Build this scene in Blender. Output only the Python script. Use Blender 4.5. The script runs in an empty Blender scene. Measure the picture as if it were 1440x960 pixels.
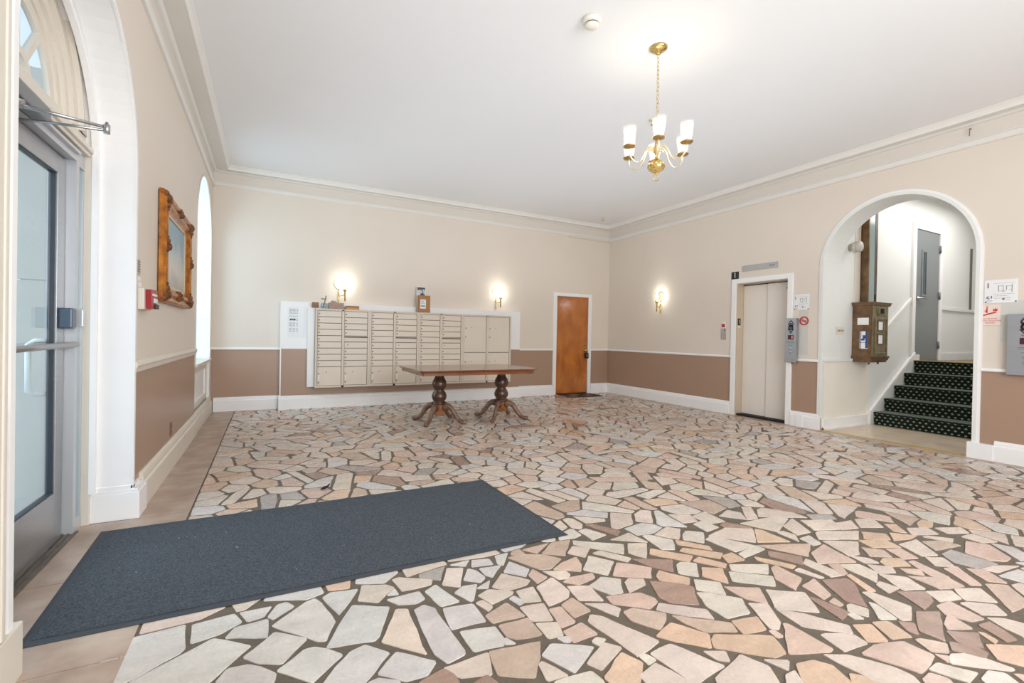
import bpy, bmesh, math, random
from mathutils import Vector, Matrix, Euler
from mathutils.geometry import tessellate_polygon
import numpy as np

random.seed(7)
SC = bpy.context.scene
COL = SC.collection

# ------------------------------------------------------------------ camera
FPX, YAW, PITCH, ROLL, PPY = 651.336, 0.4827, -0.007006, 0.018326, 477.645
CAM = Vector((0.7661, 0.0, 1.2))
cd = bpy.data.cameras.new('camera')
cam = bpy.data.objects.new('camera', cd)
COL.objects.link(cam)
cd.sensor_width = 36.0
cd.lens = FPX * 36.0 / 1440.0
cd.shift_y = (PPY - 480.0) / 1440.0
cd.clip_start = 0.05
fw = Vector((math.sin(YAW), math.cos(YAW), 0)); rt = Vector((math.cos(YAW), -math.sin(YAW), 0)); up = Vector((0, 0, 1))
fw, up = fw * math.cos(PITCH) + up * math.sin(PITCH), up * math.cos(PITCH) - fw * math.sin(PITCH)
rt, up = rt * math.cos(ROLL) + up * math.sin(ROLL), up * math.cos(ROLL) - rt * math.sin(ROLL)
cam.matrix_world = Matrix(((rt.x, up.x, -fw.x, CAM.x), (rt.y, up.y, -fw.y, CAM.y), (rt.z, up.z, -fw.z, CAM.z), (0, 0, 0, 1)))
SC.camera = cam

# ------------------------------------------------------------------ world, light, exposure
SC.view_settings.view_transform = 'Standard'
SC.view_settings.look = 'None'
SC.view_settings.gamma = 1.0
SC.view_settings.exposure = 0.2
SC.view_settings.use_curve_mapping = False
try:
    SC.cycles.use_denoising = True
    SC.cycles.max_bounces = 10
    SC.cycles.diffuse_bounces = 6
    SC.cycles.transparent_max_bounces = 16
    SC.cycles.caustics_reflective = False
    SC.cycles.caustics_refractive = False
    SC.cycles.sample_clamp_indirect = 6.0
except Exception:
    pass
W_STR = 1.15
wd = bpy.data.worlds.new('overcast sky'); SC.world = wd; wd.use_nodes = True
nt = wd.node_tree; nt.nodes.clear()
wo = nt.nodes.new('ShaderNodeOutputWorld'); wb = nt.nodes.new('ShaderNodeBackground')
tc = nt.nodes.new('ShaderNodeTexCoord'); sp = nt.nodes.new('ShaderNodeSeparateXYZ'); cr = nt.nodes.new('ShaderNodeValToRGB')
nt.links.new(tc.outputs['Generated'], sp.inputs[0]); nt.links.new(sp.outputs['Z'], cr.inputs[0])
cr.color_ramp.elements[0].position = 0.0; cr.color_ramp.elements[0].color = (0.74, 0.86, 1.0, 1)
cr.color_ramp.elements[1].position = 0.5; cr.color_ramp.elements[1].color = (0.66, 0.79, 1.0, 1)
nt.links.new(cr.outputs[0], wb.inputs[0]); wb.inputs[1].default_value = W_STR
nt.links.new(wb.outputs[0], wo.inputs[0])


def area_light(name, loc, target, sx, sy, power, color):
    l = bpy.data.lights.new(name, 'AREA'); l.shape = 'RECTANGLE'; l.size = sx; l.size_y = sy; l.energy = power; l.color = color
    o = bpy.data.objects.new(name, l); COL.objects.link(o); o.location = loc
    o.rotation_euler = (Vector(target) - Vector(loc)).to_track_quat('-Z', 'Y').to_euler()
    return o


def point_light(name, loc, power, color, r=0.03, parent=None):
    l = bpy.data.lights.new(name, 'POINT'); l.energy = power; l.color = color; l.shadow_soft_size = r
    o = bpy.data.objects.new(name, l); COL.objects.link(o); o.location = loc
    if parent is not None:
        o.parent = parent; o.matrix_parent_inverse = Matrix.Translation(-parent.location)
    return o


# added soft fill light, no real lamp, at the front end of the room, and the stair hall's ceiling lamp
area_light('front_fill', (3.1, -2.0, 1.9), (2.6, 6.0, 2.6), 4.2, 2.4, 255, (0.90, 0.965, 1.0))
area_light('ceiling_fill', (3.7, 4.6, 1.95), (3.7, 4.6, 3.6), 5.6, 5.6, 44, (0.78, 0.90, 1.0))  # added upward fill in mid-room to brighten the ceiling, no real lamp
area_light('window_fill', (-0.75, 7.3, 2.0), (1.0, 7.3, 1.8), 1.3, 2.2, 34, (0.62, 0.83, 1.0))  # added area light outside the window, boosts the sky's own daylight
area_light('door_fill', (-0.95, 2.85, 1.7), (1.0, 2.85, 0.3), 1.4, 1.8, 15, (0.74, 0.88, 1.0)).data.spread = 1.7  # added area light outside the entrance, cool fill on top of the sky
area_light('stair_hall_lamp', (10.2, 2.75, 3.55), (10.2, 2.75, 0), 2.6, 0.9, 44, (1.0, 0.985, 0.98))
CH_POWER, CH_COL = 6.5, (1.0, 0.88, 0.70)
SC_POWER, SC_COL = 11.0, (1.0, 0.92, 0.80)

# ------------------------------------------------------------------ materials
def lin(c):
    return tuple(((x / 12.92) if x <= 0.04045 else ((x + 0.055) / 1.055) ** 2.4) for x in c)


def rgb(r, g, b):
    return lin((r / 255.0, g / 255.0, b / 255.0))


MATS = {}


def mat(name, col=(0.8, 0.8, 0.8), rough=0.5, metal=0.0, noise=0.0, nscale=8.0, bump=0.0, bscale=60.0, col2=None, emit=None, estr=0.0, stretch=None, spec=None, coat=0.0):
    if name in MATS:
        return MATS[name]
    m = bpy.data.materials.new(name); m.use_nodes = True
    n = m.node_tree.nodes; L = m.node_tree.links; b = n['Principled BSDF']
    b.inputs['Base Color'].default_value = (*col, 1); b.inputs['Roughness'].default_value = rough; b.inputs['Metallic'].default_value = metal
    if spec is not None: b.inputs['Specular IOR Level'].default_value = spec
    if coat: b.inputs['Coat Weight'].default_value = coat; b.inputs['Coat Roughness'].default_value = 0.12
    if emit is not None:
        b.inputs['Emission Color'].default_value = (*emit, 1); b.inputs['Emission Strength'].default_value = estr
    if noise > 0 or bump > 0 or col2 is not None:
        t = n.new('ShaderNodeTexCoord'); mp = n.new('ShaderNodeMapping')
        if stretch: mp.inputs['Scale'].default_value = stretch
        L.new(t.outputs['Object'], mp.inputs[0])
        if noise > 0 or col2 is not None:
            x = n.new('ShaderNodeTexNoise'); x.inputs['Scale'].default_value = nscale; x.inputs['Detail'].default_value = 5
            L.new(mp.outputs[0], x.inputs['Vector'])
            r = n.new('ShaderNodeValToRGB'); r.color_ramp.elements[0].position = 0.3; r.color_ramp.elements[1].position = 0.7
            c2 = col2 if col2 is not None else tuple(v * (1 - noise) for v in col)
            r.color_ramp.elements[0].color = (*c2, 1); r.color_ramp.elements[1].color = (*col, 1)
            L.new(x.outputs[0], r.inputs[0]); L.new(r.outputs[0], b.inputs['Base Color'])
        if bump > 0:
            x2 = n.new('ShaderNodeTexNoise'); x2.inputs['Scale'].default_value = bscale; x2.inputs['Detail'].default_value = 4
            L.new(mp.outputs[0], x2.inputs['Vector'])
            bp = n.new('ShaderNodeBump'); bp.inputs['Strength'].default_value = bump; bp.inputs['Distance'].default_value = 0.01
            L.new(x2.outputs[0], bp.inputs['Height']); L.new(bp.outputs[0], b.inputs['Normal'])
    MATS[name] = m
    return m


def glass_mat(name, tint=(1, 1, 1), haze=0.0):
    if name in MATS: return MATS[name]
    m = bpy.data.materials.new(name); m.use_nodes = True
    n = m.node_tree.nodes; L = m.node_tree.links; n.clear()
    o = n.new('ShaderNodeOutputMaterial'); t = n.new('ShaderNodeBsdfTransparent'); g = n.new('ShaderNodeBsdfGlossy'); fr = n.new('ShaderNodeMapRange'); lw = n.new('ShaderNodeLayerWeight'); mx = n.new('ShaderNodeMixShader')
    t.inputs[0].default_value = (*tint, 1); g.inputs['Roughness'].default_value = 0.02; 
    pw = n.new('ShaderNodeMath'); pw.operation = 'POWER'; pw.inputs[1].default_value = 5.0
    L.new(lw.outputs['Facing'], pw.inputs[0]); L.new(pw.outputs[0], fr.inputs[0]); fr.inputs[3].default_value = 0.03; fr.inputs[4].default_value = 0.6
    L.new(fr.outputs[0], mx.inputs[0]); L.new(t.outputs[0], mx.inputs[1]); L.new(g.outputs[0], mx.inputs[2])
    last = mx
    if haze > 0:
        d = n.new('ShaderNodeBsdfTranslucent'); d.inputs[0].default_value = (0.95, 0.95, 0.95, 1)
        d2 = n.new('ShaderNodeBsdfDiffuse'); d2.inputs[0].default_value = (0.95, 0.95, 0.95, 1)
        md = n.new('ShaderNodeMixShader'); md.inputs[0].default_value = 0.4
        L.new(d.outputs[0], md.inputs[1]); L.new(d2.outputs[0], md.inputs[2])
        m2 = n.new('ShaderNodeMixShader'); m2.inputs[0].default_value = haze
        L.new(mx.outputs[0], m2.inputs[1]); L.new(md.outputs[0], m2.inputs[2]); last = m2
    L.new(last.outputs[0], o.inputs[0])
    MATS[name] = m
    return m


CREAM = mat('cream_wall_paint', rgb(224, 212, 199), 0.55, noise=0.03, nscale=1.2, bump=0.08, bscale=25)
TAUPE = mat('taupe_dado_paint', rgb(168, 138, 117), 0.36, noise=0.04, nscale=1.5, bump=0.06, bscale=25)
WHITE = mat('white_trim_paint', rgb(242, 240, 239), 0.4, noise=0.03, nscale=3, bump=0.05, bscale=30)
WHITE2 = mat('white_wall_paint', rgb(230, 230, 226), 0.5, noise=0.02, nscale=2, bump=0.25, bscale=40)
CEIL = mat('ceiling_paint', rgb(234, 233, 233), 0.7, noise=0.02, nscale=0.8, bump=0.05, bscale=20)
CROWN = mat('crown_paint', rgb(228, 224, 218), 0.5, noise=0.03, nscale=3)
FRIEZE = mat('pale_frieze_paint', rgb(222, 213, 203), 0.55, noise=0.02, nscale=2)
CREAMTRIM = mat('cream_trim_paint', rgb(222, 213, 200), 0.45, noise=0.05, nscale=4, bump=0.08, bscale=20)
ALU = mat('brushed_aluminium', rgb(176, 176, 178), 0.38, 0.85, noise=0.08, nscale=6, stretch=(1, 1, 12))
ALUP = mat('painted_aluminium', rgb(196, 197, 200), 0.35, 0.35)
STEEL = mat('stainless_steel', rgb(190, 190, 190), 0.3, 0.95, noise=0.06, nscale=5, stretch=(1, 1, 20))
BRASS = mat('polished_brass', rgb(212, 180, 112), 0.18, 1.0)
ABRASS = mat('aged_brass', rgb(176, 140, 84), 0.3, 1.0, noise=0.25, nscale=30)
PLATE = mat('silvered_brass', rgb(196, 192, 170), 0.34, 0.9)
ARMB = mat('overexposed_brass_tube', rgb(238, 224, 192), 0.25, 0.9)  # brass lightened so the overexposed look of the arms is in the colour
BLACK = mat('black_plastic', rgb(26, 26, 28), 0.4)
DARK = mat('dark_gap', rgb(30, 26, 24), 0.8)
MORTAR = mat('grey_brown_mortar', rgb(100, 89, 76), 0.5, noise=0.2, nscale=14, bump=0.3, bscale=90)
GLASS = glass_mat('clear_glass', (0.93, 0.97, 0.97))
FROST = glass_mat('frosted_shade_glass', (1, 1, 1), 0.22)
PAPER = mat('white_paper', rgb(236, 236, 236), 0.6)
INK = mat('grey_ink', rgb(120, 120, 124), 0.6)
INKB = mat('black_ink', rgb(32, 30, 32), 0.5)
RED = mat('red_print', rgb(196, 48, 44), 0.45)
BULB = mat('lit_bulb', rgb(255, 240, 215), 0.3, emit=(1.0, 0.9, 0.74), estr=9.0)
TAN = mat('tan_enamel', rgb(214, 201, 185), 0.4, noise=0.03, nscale=3)
TAN2 = mat('tan_enamel_door', rgb(220, 207, 191), 0.38)
ELEV = mat('beige_elevator_enamel', rgb(230, 221, 211), 0.38, noise=0.03, nscale=1.5, stretch=(1, 1, 0.3))

# ------------------------------------------------------------------ helpers
def add_box(bm, x0, x1, y0, y1, z0, z1, mi=0, bev=0.0):
    vs = [bm.verts.new((x, y, z)) for x in (x0, x1) for y in (y0, y1) for z in (z0, z1)]
    fs = [(0, 1, 3, 2), (4, 6, 7, 5), (0, 4, 5, 1), (2, 3, 7, 6), (0, 2, 6, 4), (1, 5, 7, 3)]
    out = []
    for f in fs:
        fa = bm.faces.new([vs[i] for i in f]); fa.material_index = mi; out.append(fa)
    if bev > 0:
        es = list({e for f in out for e in f.edges})
        r = bmesh.ops.bevel(bm, geom=es, offset=bev, segments=2, affect='EDGES', profile=0.6)
        for f in r['faces']: f.material_index = mi
    return vs


def add_prism(bm, loop, vec, mi=0, side_mi=None, holes=()):
    """loop of 3-D points (planar), extruded by vec; holes keep their own side faces"""
    if side_mi is None: side_mi = mi
    vec = Vector(vec)
    loops = [[Vector(p) for p in loop]] + [[Vector(p) for p in h] for h in holes]
    flat = [p for l in loops for p in l]
    tris = tessellate_polygon(loops)
    a = [bm.verts.new(p) for p in flat]; b = [bm.verts.new(p + vec) for p in flat]
    for t in tris:
        for vs, ordr in ((a, t), (b, t[::-1])):
            try:
                f = bm.faces.new([vs[i] for i in ordr]); f.material_index = mi
            except ValueError: pass
    k = 0
    for l in loops:
        n = len(l)
        for i in range(n):
            j = (i + 1) % n
            try:
                f = bm.faces.new((a[k + i], a[k + j], b[k + j], b[k + i])); f.material_index = side_mi
            except ValueError: pass
        k += n


def add_lathe(bm, prof, c=(0, 0, 0), seg=20, mi=0, axis='Z', smooth=True):
    c = Vector(c); rings = []
    for r, h in prof:
        ring = []
        for i in range(seg):
            t = 2 * math.pi * i / seg; x, y = r * math.cos(t), r * math.sin(t)
            p = {'Z': (x, y, h), 'X': (h, x, y), 'Y': (x, h, y)}[axis]
            ring.append(bm.verts.new(c + Vector(p)))
        rings.append(ring)
    for a, b in zip(rings, rings[1:]):
        for i in range(seg):
            j = (i + 1) % seg
            f = bm.faces.new((a[i], a[j], b[j], b[i])); f.material_index = mi; f.smooth = smooth
    for r in (rings[0], rings[-1]):
        f = bm.faces.new(r); f.material_index = mi


def add_tube(bm, pts, rad, seg=10, mi=0, closed=False):
    pts = [Vector(p) for p in pts]; n = len(pts)
    rads = rad if isinstance(rad, (list, tuple)) else [rad] * n
    rings = []; prev = None
    for i, p in enumerate(pts):
        if closed: d = pts[(i + 1) % n] - pts[i - 1]
        else: d = (pts[min(i + 1, n - 1)] - pts[max(i - 1, 0)])
        d.normalize()
        if prev is None:
            u = d.orthogonal().normalized()
        else:
            u = (prev - d * prev.dot(d)).normalized()
        prev = u; w = d.cross(u)
        rings.append([bm.verts.new(p + (u * math.cos(2 * math.pi * k / seg) + w * math.sin(2 * math.pi * k / seg)) * rads[i]) for k in range(seg)])
    rg = list(zip(rings, rings[1:])) + ([(rings[-1], rings[0])] if closed else [])
    for a, b in rg:
        for k in range(seg):
            j = (k + 1) % seg
            f = bm.faces.new((a[k], a[j], b[j], b[k])); f.smooth = True; f.material_index = mi
    if not closed:
        for r in (rings[0], rings[-1]):
            f = bm.faces.new(r); f.material_index = mi


def add_sweep(bm, prof, p0, p1, inward, m0=0.0, m1=0.0, mi=0):
    """profile (offset, height) along the wall line p0-p1; inward = unit vector off the wall; m0/m1 = mitre sign at the ends"""
    p0, p1 = Vector(p0), Vector(p1); d = (p1 - p0).normalized(); inward = Vector(inward)
    A = [bm.verts.new(p0 + d * (m0 * o) + inward * o + Vector((0, 0, z))) for o, z in prof]
    B = [bm.verts.new(p1 - d * (m1 * o) + inward * o + Vector((0, 0, z))) for o, z in prof]
    n = len(prof)
    for i in range(n):
        j = (i + 1) % n
        f = bm.faces.new((A[i], A[j], B[j], B[i])); f.material_index = mi
    for r in (A, B):
        f = bm.faces.new(r); f.material_index = mi


def obj(name, bm, mats, parent=None, **props):
    bmesh.ops.recalc_face_normals(bm, faces=bm.faces[:])
    me = bpy.data.meshes.new(name); bm.to_mesh(me); bm.free()
    for m in (mats if isinstance(mats, (list, tuple)) else [mats]): me.materials.append(m)
    o = bpy.data.objects.new(name, me); COL.objects.link(o)
    if parent is not None:
        o.parent = parent
        o.matrix_parent_inverse = Matrix.Translation(-world_loc(parent))
    for k, v in props.items(): o[k] = v
    return o


def world_loc(o):
    v = Vector((0, 0, 0))
    while o is not None:
        v = v + o.location + (o.matrix_parent_inverse.translation if o.parent is not None else Vector((0, 0, 0)))
        o = o.parent
    return v


def thing(name, label, cat, loc=(0, 0, 0), group=None):
    o = bpy.data.objects.new(name, None); COL.objects.link(o); o.location = loc; o.empty_display_size = 0.1
    o['label'] = label; o['category'] = cat
    if group: o['group'] = group
    return o


def tag(o, label, cat, group=None):
    o['label'] = label; o['category'] = cat
    if group: o['group'] = group
    return o


def structure(name, bm, mats, parent=None):
    o = obj(name, bm, mats, parent)
    if parent is None: o['kind'] = 'structure'
    return o


def BM(): return bmesh.new()


def boxobj(name, mats, parent, *b, bev=0.0, **props):
    bm = BM(); add_box(bm, *b, bev=bev); return obj(name, bm, mats, parent, **props)


def text(name, body, loc, size, normal_rot, m, parent, align='CENTER'):
    cu = bpy.data.curves.new(name, 'FONT'); cu.body = body; cu.size = size; cu.extrude = 0.0006; cu.align_x = align; cu.align_y = 'CENTER'
    cu.materials.append(m)
    o = bpy.data.objects.new(name, cu); COL.objects.link(o); o.location = loc; o.rotation_euler = normal_rot
    bpy.context.view_layer.update()
    me = bpy.data.meshes.new_from_object(o.evaluated_get(bpy.context.evaluated_depsgraph_get()))
    bpy.data.objects.remove(o); bpy.data.curves.remove(cu)
    me.transform(Matrix.LocRotScale(loc, Euler(normal_rot), None))
    o = bpy.data.objects.new(name, me); COL.objects.link(o)
    if parent is not None:
        o.parent = parent; o.matrix_parent_inverse = Matrix.Translation(-world_loc(parent))
    return o


def arc(cy, cz, r, a0, a1, n):
    return [(cy + r * math.cos(a0 + (a1 - a0) * i / n), cz + r * math.sin(a0 + (a1 - a0) * i / n)) for i in range(n + 1)]


R_RIGHT = (math.pi / 2, 0, -math.pi / 2)   # text on the right wall, read from -X side
R_LEFT = (math.pi / 2, 0, math.pi / 2)
R_BACK = (math.pi / 2, 0, 0)

# ------------------------------------------------------------------ dimensions
W, D, H, Y0 = 7.456, 8.161, 3.63, -2.3
DY0, DY1, DZ, DR = 2.15, 3.72, 2.2, 0.785      # entrance arch in the left wall
WY0, WY1, WSILL, WZ, WR = 6.50, 7.98, 0.80, 2.45, 0.74   # arched window
VY0, VY1 = -2.1, -0.62                          # its twin near the front wall
AY0, AY1, AZ, AR = 2.09, 3.63, 2.22, 0.77      # stair hall arch in the right wall
EY0, EY1, EZ = 4.12, 4.96, 2.12                # elevator opening
OX0, OX1, OZ = 6.085, 6.895, 2.07              # wooden door
RAIL = 0.925
PI = math.pi
# ------------------------------------------------------------------ walls, ceiling
def yz(x, pts): return [(x, y, z) for y, z in pts]


bm = BM()
TW = -0.34
up_left = [(Y0, RAIL), (VY0, RAIL), (VY0, WZ)] + arc((VY0 + VY1) / 2, WZ, WR, PI, 0, 24)[1:] + [(VY1, RAIL), (DY0, RAIL), (DY0, DZ)] + arc((DY0 + DY1) / 2, DZ, DR, PI, 0, 32)[1:] + \
    [(DY1, RAIL), (WY0, RAIL), (WY0, WZ)] + arc((WY0 + WY1) / 2, WZ, WR, PI, 0, 24)[1:] + [(WY1, RAIL), (D, RAIL), (D, H), (Y0, H)]
add_prism(bm, yz(0, up_left), (TW, 0, 0), 0, 2)
add_prism(bm, yz(0, [(Y0, -0.05), (DY0, -0.05), (DY0, RAIL), (VY1, RAIL), (VY1, WSILL), (VY0, WSILL), (VY0, RAIL), (Y0, RAIL)]), (TW, 0, 0), 1, 2)
add_prism(bm, yz(0, [(DY1, -0.05), (WY0, -0.05), (WY0, RAIL), (DY1, RAIL)]), (TW, 0, 0), 1, 2)
add_prism(bm, yz(-0.05, [(WY0, -0.05), (WY1, -0.05), (WY1, WSILL), (WY0, WSILL)]), (TW + 0.05, 0, 0), 2, 2)
add_prism(bm, yz(0, [(WY1, -0.05), (D, -0.05), (D, RAIL), (WY1, RAIL)]), (TW, 0, 0), 2, 2)
wall_left = structure('wall_left', bm, [CREAM, TAUPE, WHITE])

bm = BM()
def xz(y, pts): return [(x, y, z) for x, z in pts]
add_prism(bm, xz(D, [(TW, RAIL), (OX0, RAIL), (OX0, OZ), (OX1, OZ), (OX1, RAIL), (W + .39, RAIL), (W + .39, H), (TW, H)]), (0, 0.2, 0), 0, 2)
add_prism(bm, xz(D, [(TW, -0.05), (OX0, -0.05), (OX0, RAIL), (TW, RAIL)]), (0, 0.2, 0), 1, 2)
add_prism(bm, xz(D, [(OX1, -0.05), (W + .39, -0.05), (W + .39, RAIL), (OX1, RAIL)]), (0, 0.2, 0), 1, 2)
wall_back = structure('wall_back', bm, [CREAM, TAUPE, WHITE])
# low bump-out behind the mailboxes
bm = BM()
BY = D - 0.11
add_box(bm, 0.93, 5.16, BY, D + 0.001, RAIL + 0.02, 1.69, 0)
add_box(bm, 0.93, 5.16, BY, D + 0.001, -0.01, RAIL + 0.02, 1)
structure('bump_out', bm, [WHITE, TAUPE], wall_back)
bm = BM(); add_box(bm, 0.915, 0.932, BY - 0.004, D, 0.2, 1.69); obj('corner_bead', bm, WHITE, wall_back)

bm = BM()
TX = 0.39
add_prism(bm, yz(W, [(Y0, RAIL), (AY0, RAIL), (AY0, AZ)] + arc((AY0 + AY1) / 2, AZ, AR, PI, 0, 36)[1:] + [(AY1, RAIL), (EY0, RAIL), (EY0, EZ), (EY1, EZ), (EY1, RAIL), (D, RAIL), (D, H), (Y0, H)]), (TX, 0, 0), 0, 2)
add_prism(bm, yz(W, [(Y0, -0.05), (AY0, -0.05), (AY0, RAIL), (Y0, RAIL)]), (TX, 0, 0), 1, 2)
add_prism(bm, yz(W, [(AY1, -0.05), (EY0, -0.05), (EY0, RAIL), (AY1, RAIL)]), (TX, 0, 0), 1, 2)
add_prism(bm, yz(W, [(EY1, -0.05), (D, -0.05), (D, RAIL), (EY1, RAIL)]), (TX, 0, 0), 1, 2)
wall_right = structure('wall_right', bm, [CREAM, TAUPE, WHITE2])

bm = BM()
add_box(bm, TW, W + .39, Y0 - 0.2, Y0, RAIL, H, 0); add_box(bm, TW, W + .39, Y0 - 0.2, Y0, -0.05, RAIL, 1)
structure('wall_front', bm, [CREAM, TAUPE])
bm = BM(); add_box(bm, TW, 13.2, Y0 - 0.2, D + 0.2, H, H + 0.2); ceiling = structure('ceiling', bm, CEIL)

# stair hall
SX = W + TX; AYW = 3.628; LZ = 0.93
bm = BM(); add_box(bm, SX, 13.2, AYW, AYW + 0.15, -0.05, H); wall_stair = structure('wall_stair_side', bm, WHITE2)
bm = BM(); add_box(bm, SX, 13.2, 1.55, 1.70, -0.05, H); structure('wall_stair_near', bm, WHITE2)
bm = BM(); add_box(bm, 13.0, 13.2, 1.70, AYW, -0.05, H); structure('wall_stair_end', bm, WHITE2)
bm = BM(); add_box(bm, 8.20, 8.34, AYW - 0.012, AYW, 0.95, H, bev=0.003); obj('pilaster_strip', bm, CREAMTRIM, wall_stair)
bm = BM(); add_box(bm, W + .02, 8.17, AYW - 0.025, AYW, 0.935, 0.975, bev=0.006); obj('chair_rail', bm, WHITE2, wall_stair)
bm = BM(); add_box(bm, W + .02, 8.66, AYW - 0.022, AYW, 0, 0.15); add_box(bm, W + .02, 8.66, AYW - 0.03, AYW, 0, 0.03); obj('baseboard', bm, WHITE, wall_stair)
bm = BM(); add_box(bm, W + .035, 8.66, AYW - .003, AYW, .15, .94); obj('dado_panel', bm, mat('cream_textured_dado', rgb(238, 231, 220), .55, noise=.03, nscale=3, bump=.3, bscale=50), wall_stair)
# sloping stringer and rail
bm = BM(); add_prism(bm, xz(AYW, [(8.64, 0), (8.80, 0), (10.1, 0.87), (10.1, 1.03), (9.93, 1.03), (8.62, 0.17), (8.62, 0)]), (0, -0.05, 0)); obj('stringer', bm, WHITE, wall_stair)
bm = BM(); add_prism(bm, xz(AYW - 0.05, [(8.60, 0.15), (8.60, 0.21), (9.91, 1.07), (9.91, 1.01)]), (0, -0.02, 0)); obj('stringer_cap', bm, WHITE, wall_stair)
bm = BM(); add_prism(bm, xz(AYW, [(8.64, 1.10), (8.64, 1.155), (9.86, 1.935), (9.86, 1.88)]), (0, -0.025, 0)); add_box(bm, 10.88, 13.0, AYW - 0.025, AYW, 1.79, 1.835); obj('chair_rail', bm, WHITE2, wall_stair)
bm = BM(); add_box(bm, 10.88, 13.0, AYW - 0.02, AYW, LZ, LZ + 0.12); obj('baseboard', bm, WHITE2, wall_stair)

# crowns, rails, baseboards
CROWN_LO = [(0, 3.335), (.022, 3.335), (.034, 3.35), (.034, 3.39), (.022, 3.405), (.022, 3.415), (0, 3.415)]
CROWN_UP = [(0, 3.565), (.03, 3.568), (.05, 3.585), (.06, 3.583), (.185, 3.568), (.2, 3.565), (.205, 3.59), (.22, 3.61), (.236, 3.622), (.236, 3.63), (0, 3.63)]
WALLS = {'left': ((0, Y0, 0), (0, D, 0), (1, 0, 0)), 'back': ((0, D, 0), (W, D, 0), (0, -1, 0)), 'right': ((W, D, 0), (W, Y0, 0), (-1, 0, 0)), 'front': ((W, Y0, 0), (0, Y0, 0), (0, 1, 0))}
k = 0
for side, (a, b, n) in WALLS.items():
    k += 1
    bm = BM(); add_sweep(bm, CROWN_UP, a, b, n, 1, 1); add_sweep(bm, [(0, 3.41), (.003, 3.41), (.003, 3.57), (0, 3.57)], a, b, n, 1, 1, 1); structure('trim_%d' % k, bm, [CROWN, FRIEZE])
    if side == 'back':
        prof = [(0, 3.36), (.012, 3.362), (.024, 3.375), (.024, 3.415), (0, 3.415)]
        bm = BM(); add_sweep(bm, prof, a, b, n, 1, 1)
        add_sweep(bm, [(0, 3.325), (.03, 3.325), (.036, 3.335), (.036, 3.36), (0, 3.36)], (6.36, D, 0), b, n, 0, 1, 1)
    else:
        bm = BM(); add_sweep(bm, CROWN_LO, a, b, n, 1, 1)
    k += 1
    structure('trim_%d' % k, bm, [CROWN, CREAMTRIM])
BASE = [(0, -0.002), (.036, -0.002), (.036, .155), (.026, .165), (.026, .185), (.012, .205), (0, .21)]
RAILP = [(0, RAIL), (.016, RAIL), (.022, RAIL + .012), (.02, RAIL + .026), (.01, RAIL + .034), (0, RAIL + .034)]
RAILL = [(0, RAIL), (.012, RAIL), (.018, RAIL + .03), (.026, RAIL + .045), (.022, RAIL + .062), (.008, RAIL + .075), (0, RAIL + .075)]
LEFTB = [(0, -0.002), (.036, -0.002), (.036, .165), (.022, .175), (.026, .195), (.02, .225), (.008, .24), (0, .24)]


def run(name, prof, p0, p1, n, m0=0, m1=0, m=WHITE):
    bm = BM(); add_sweep(bm, prof, p0, p1, n, m0, m1); return structure(name, bm, m)


run('baseboard_left', LEFTB, (0, DY1 + .20, 0), (0, WY0, 0), (1, 0, 0), m=CREAMTRIM)
b2 = run('baseboard_left', LEFTB, (-0.01, WY0, 0), (-0.01, D, 0), (1, 0, 0), 0, 1, m=CREAMTRIM)
run('baseboard_left', LEFTB, (0, Y0, 0), (0, DY0 - .201, 0), (1, 0, 0), m=CREAMTRIM)
run('trim_9', RAILL, (0, DY1 + .015, 0), (0, WY0 - 0.005, 0), (1, 0, 0), m=CREAMTRIM)
run('trim_9', RAILL, (0, Y0, 0), (0, VY0, 0), (1, 0, 0), m=CREAMTRIM)
run('trim_9', RAILL, (0, VY1, 0), (0, DY0 - .191, 0), (1, 0, 0), m=CREAMTRIM)
run('baseboard_back', BASE, (0.036, D, 0), (0.93, D, 0), (0, -1, 0), 0, 0)
run('baseboard_back', BASE, (0.90, BY, 0), (5.19, BY, 0), (0, -1, 0), 0, 0)
run('baseboard_back', BASE, (5.19, D, 0), (OX0 - .09, D, 0), (0, -1, 0))
run('baseboard_back', BASE, (OX1 + .09, D, 0), (W, D, 0), (0, -1, 0), 0, 1)
run('trim_10', RAILP, (0, D, 0), (0.93, D, 0), (0, -1, 0), 0, 0)
run('trim_10', RAILP, (5.16, D, 0), (OX0 - .085, D, 0), (0, -1, 0))
run('trim_10', RAILP, (OX1 + .085, D, 0), (W, D, 0), (0, -1, 0), 0, 1)
run('baseboard_right', BASE, (W, D, 0), (W, EY1 + .085, 0), (-1, 0, 0), 1, 0)
run('baseboard_right', BASE, (W, EY0 - .08, 0), (W, AY1 + .01, 0), (-1, 0, 0))
run('baseboard_right', BASE, (W, AY0 - .17, 0), (W, Y0, 0), (-1, 0, 0))
run('trim_11', RAILP, (W, D, 0), (W, EY1 + .085, 0), (-1, 0, 0), 1, 0)
run('trim_11', RAILP, (W, EY0 - .08, 0), (W, AY1 + .05, 0), (-1, 0, 0))
run('trim_11', RAILP, (W, AY0 - .05, 0), (W, Y0, 0), (-1, 0, 0))
for y0, y1 in ((3.86, 3.95),):
    boxobj('trim_12', WHITE, None, W - .042, W - .03, y0, y1, 0, .17)['kind'] = 'structure'
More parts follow.
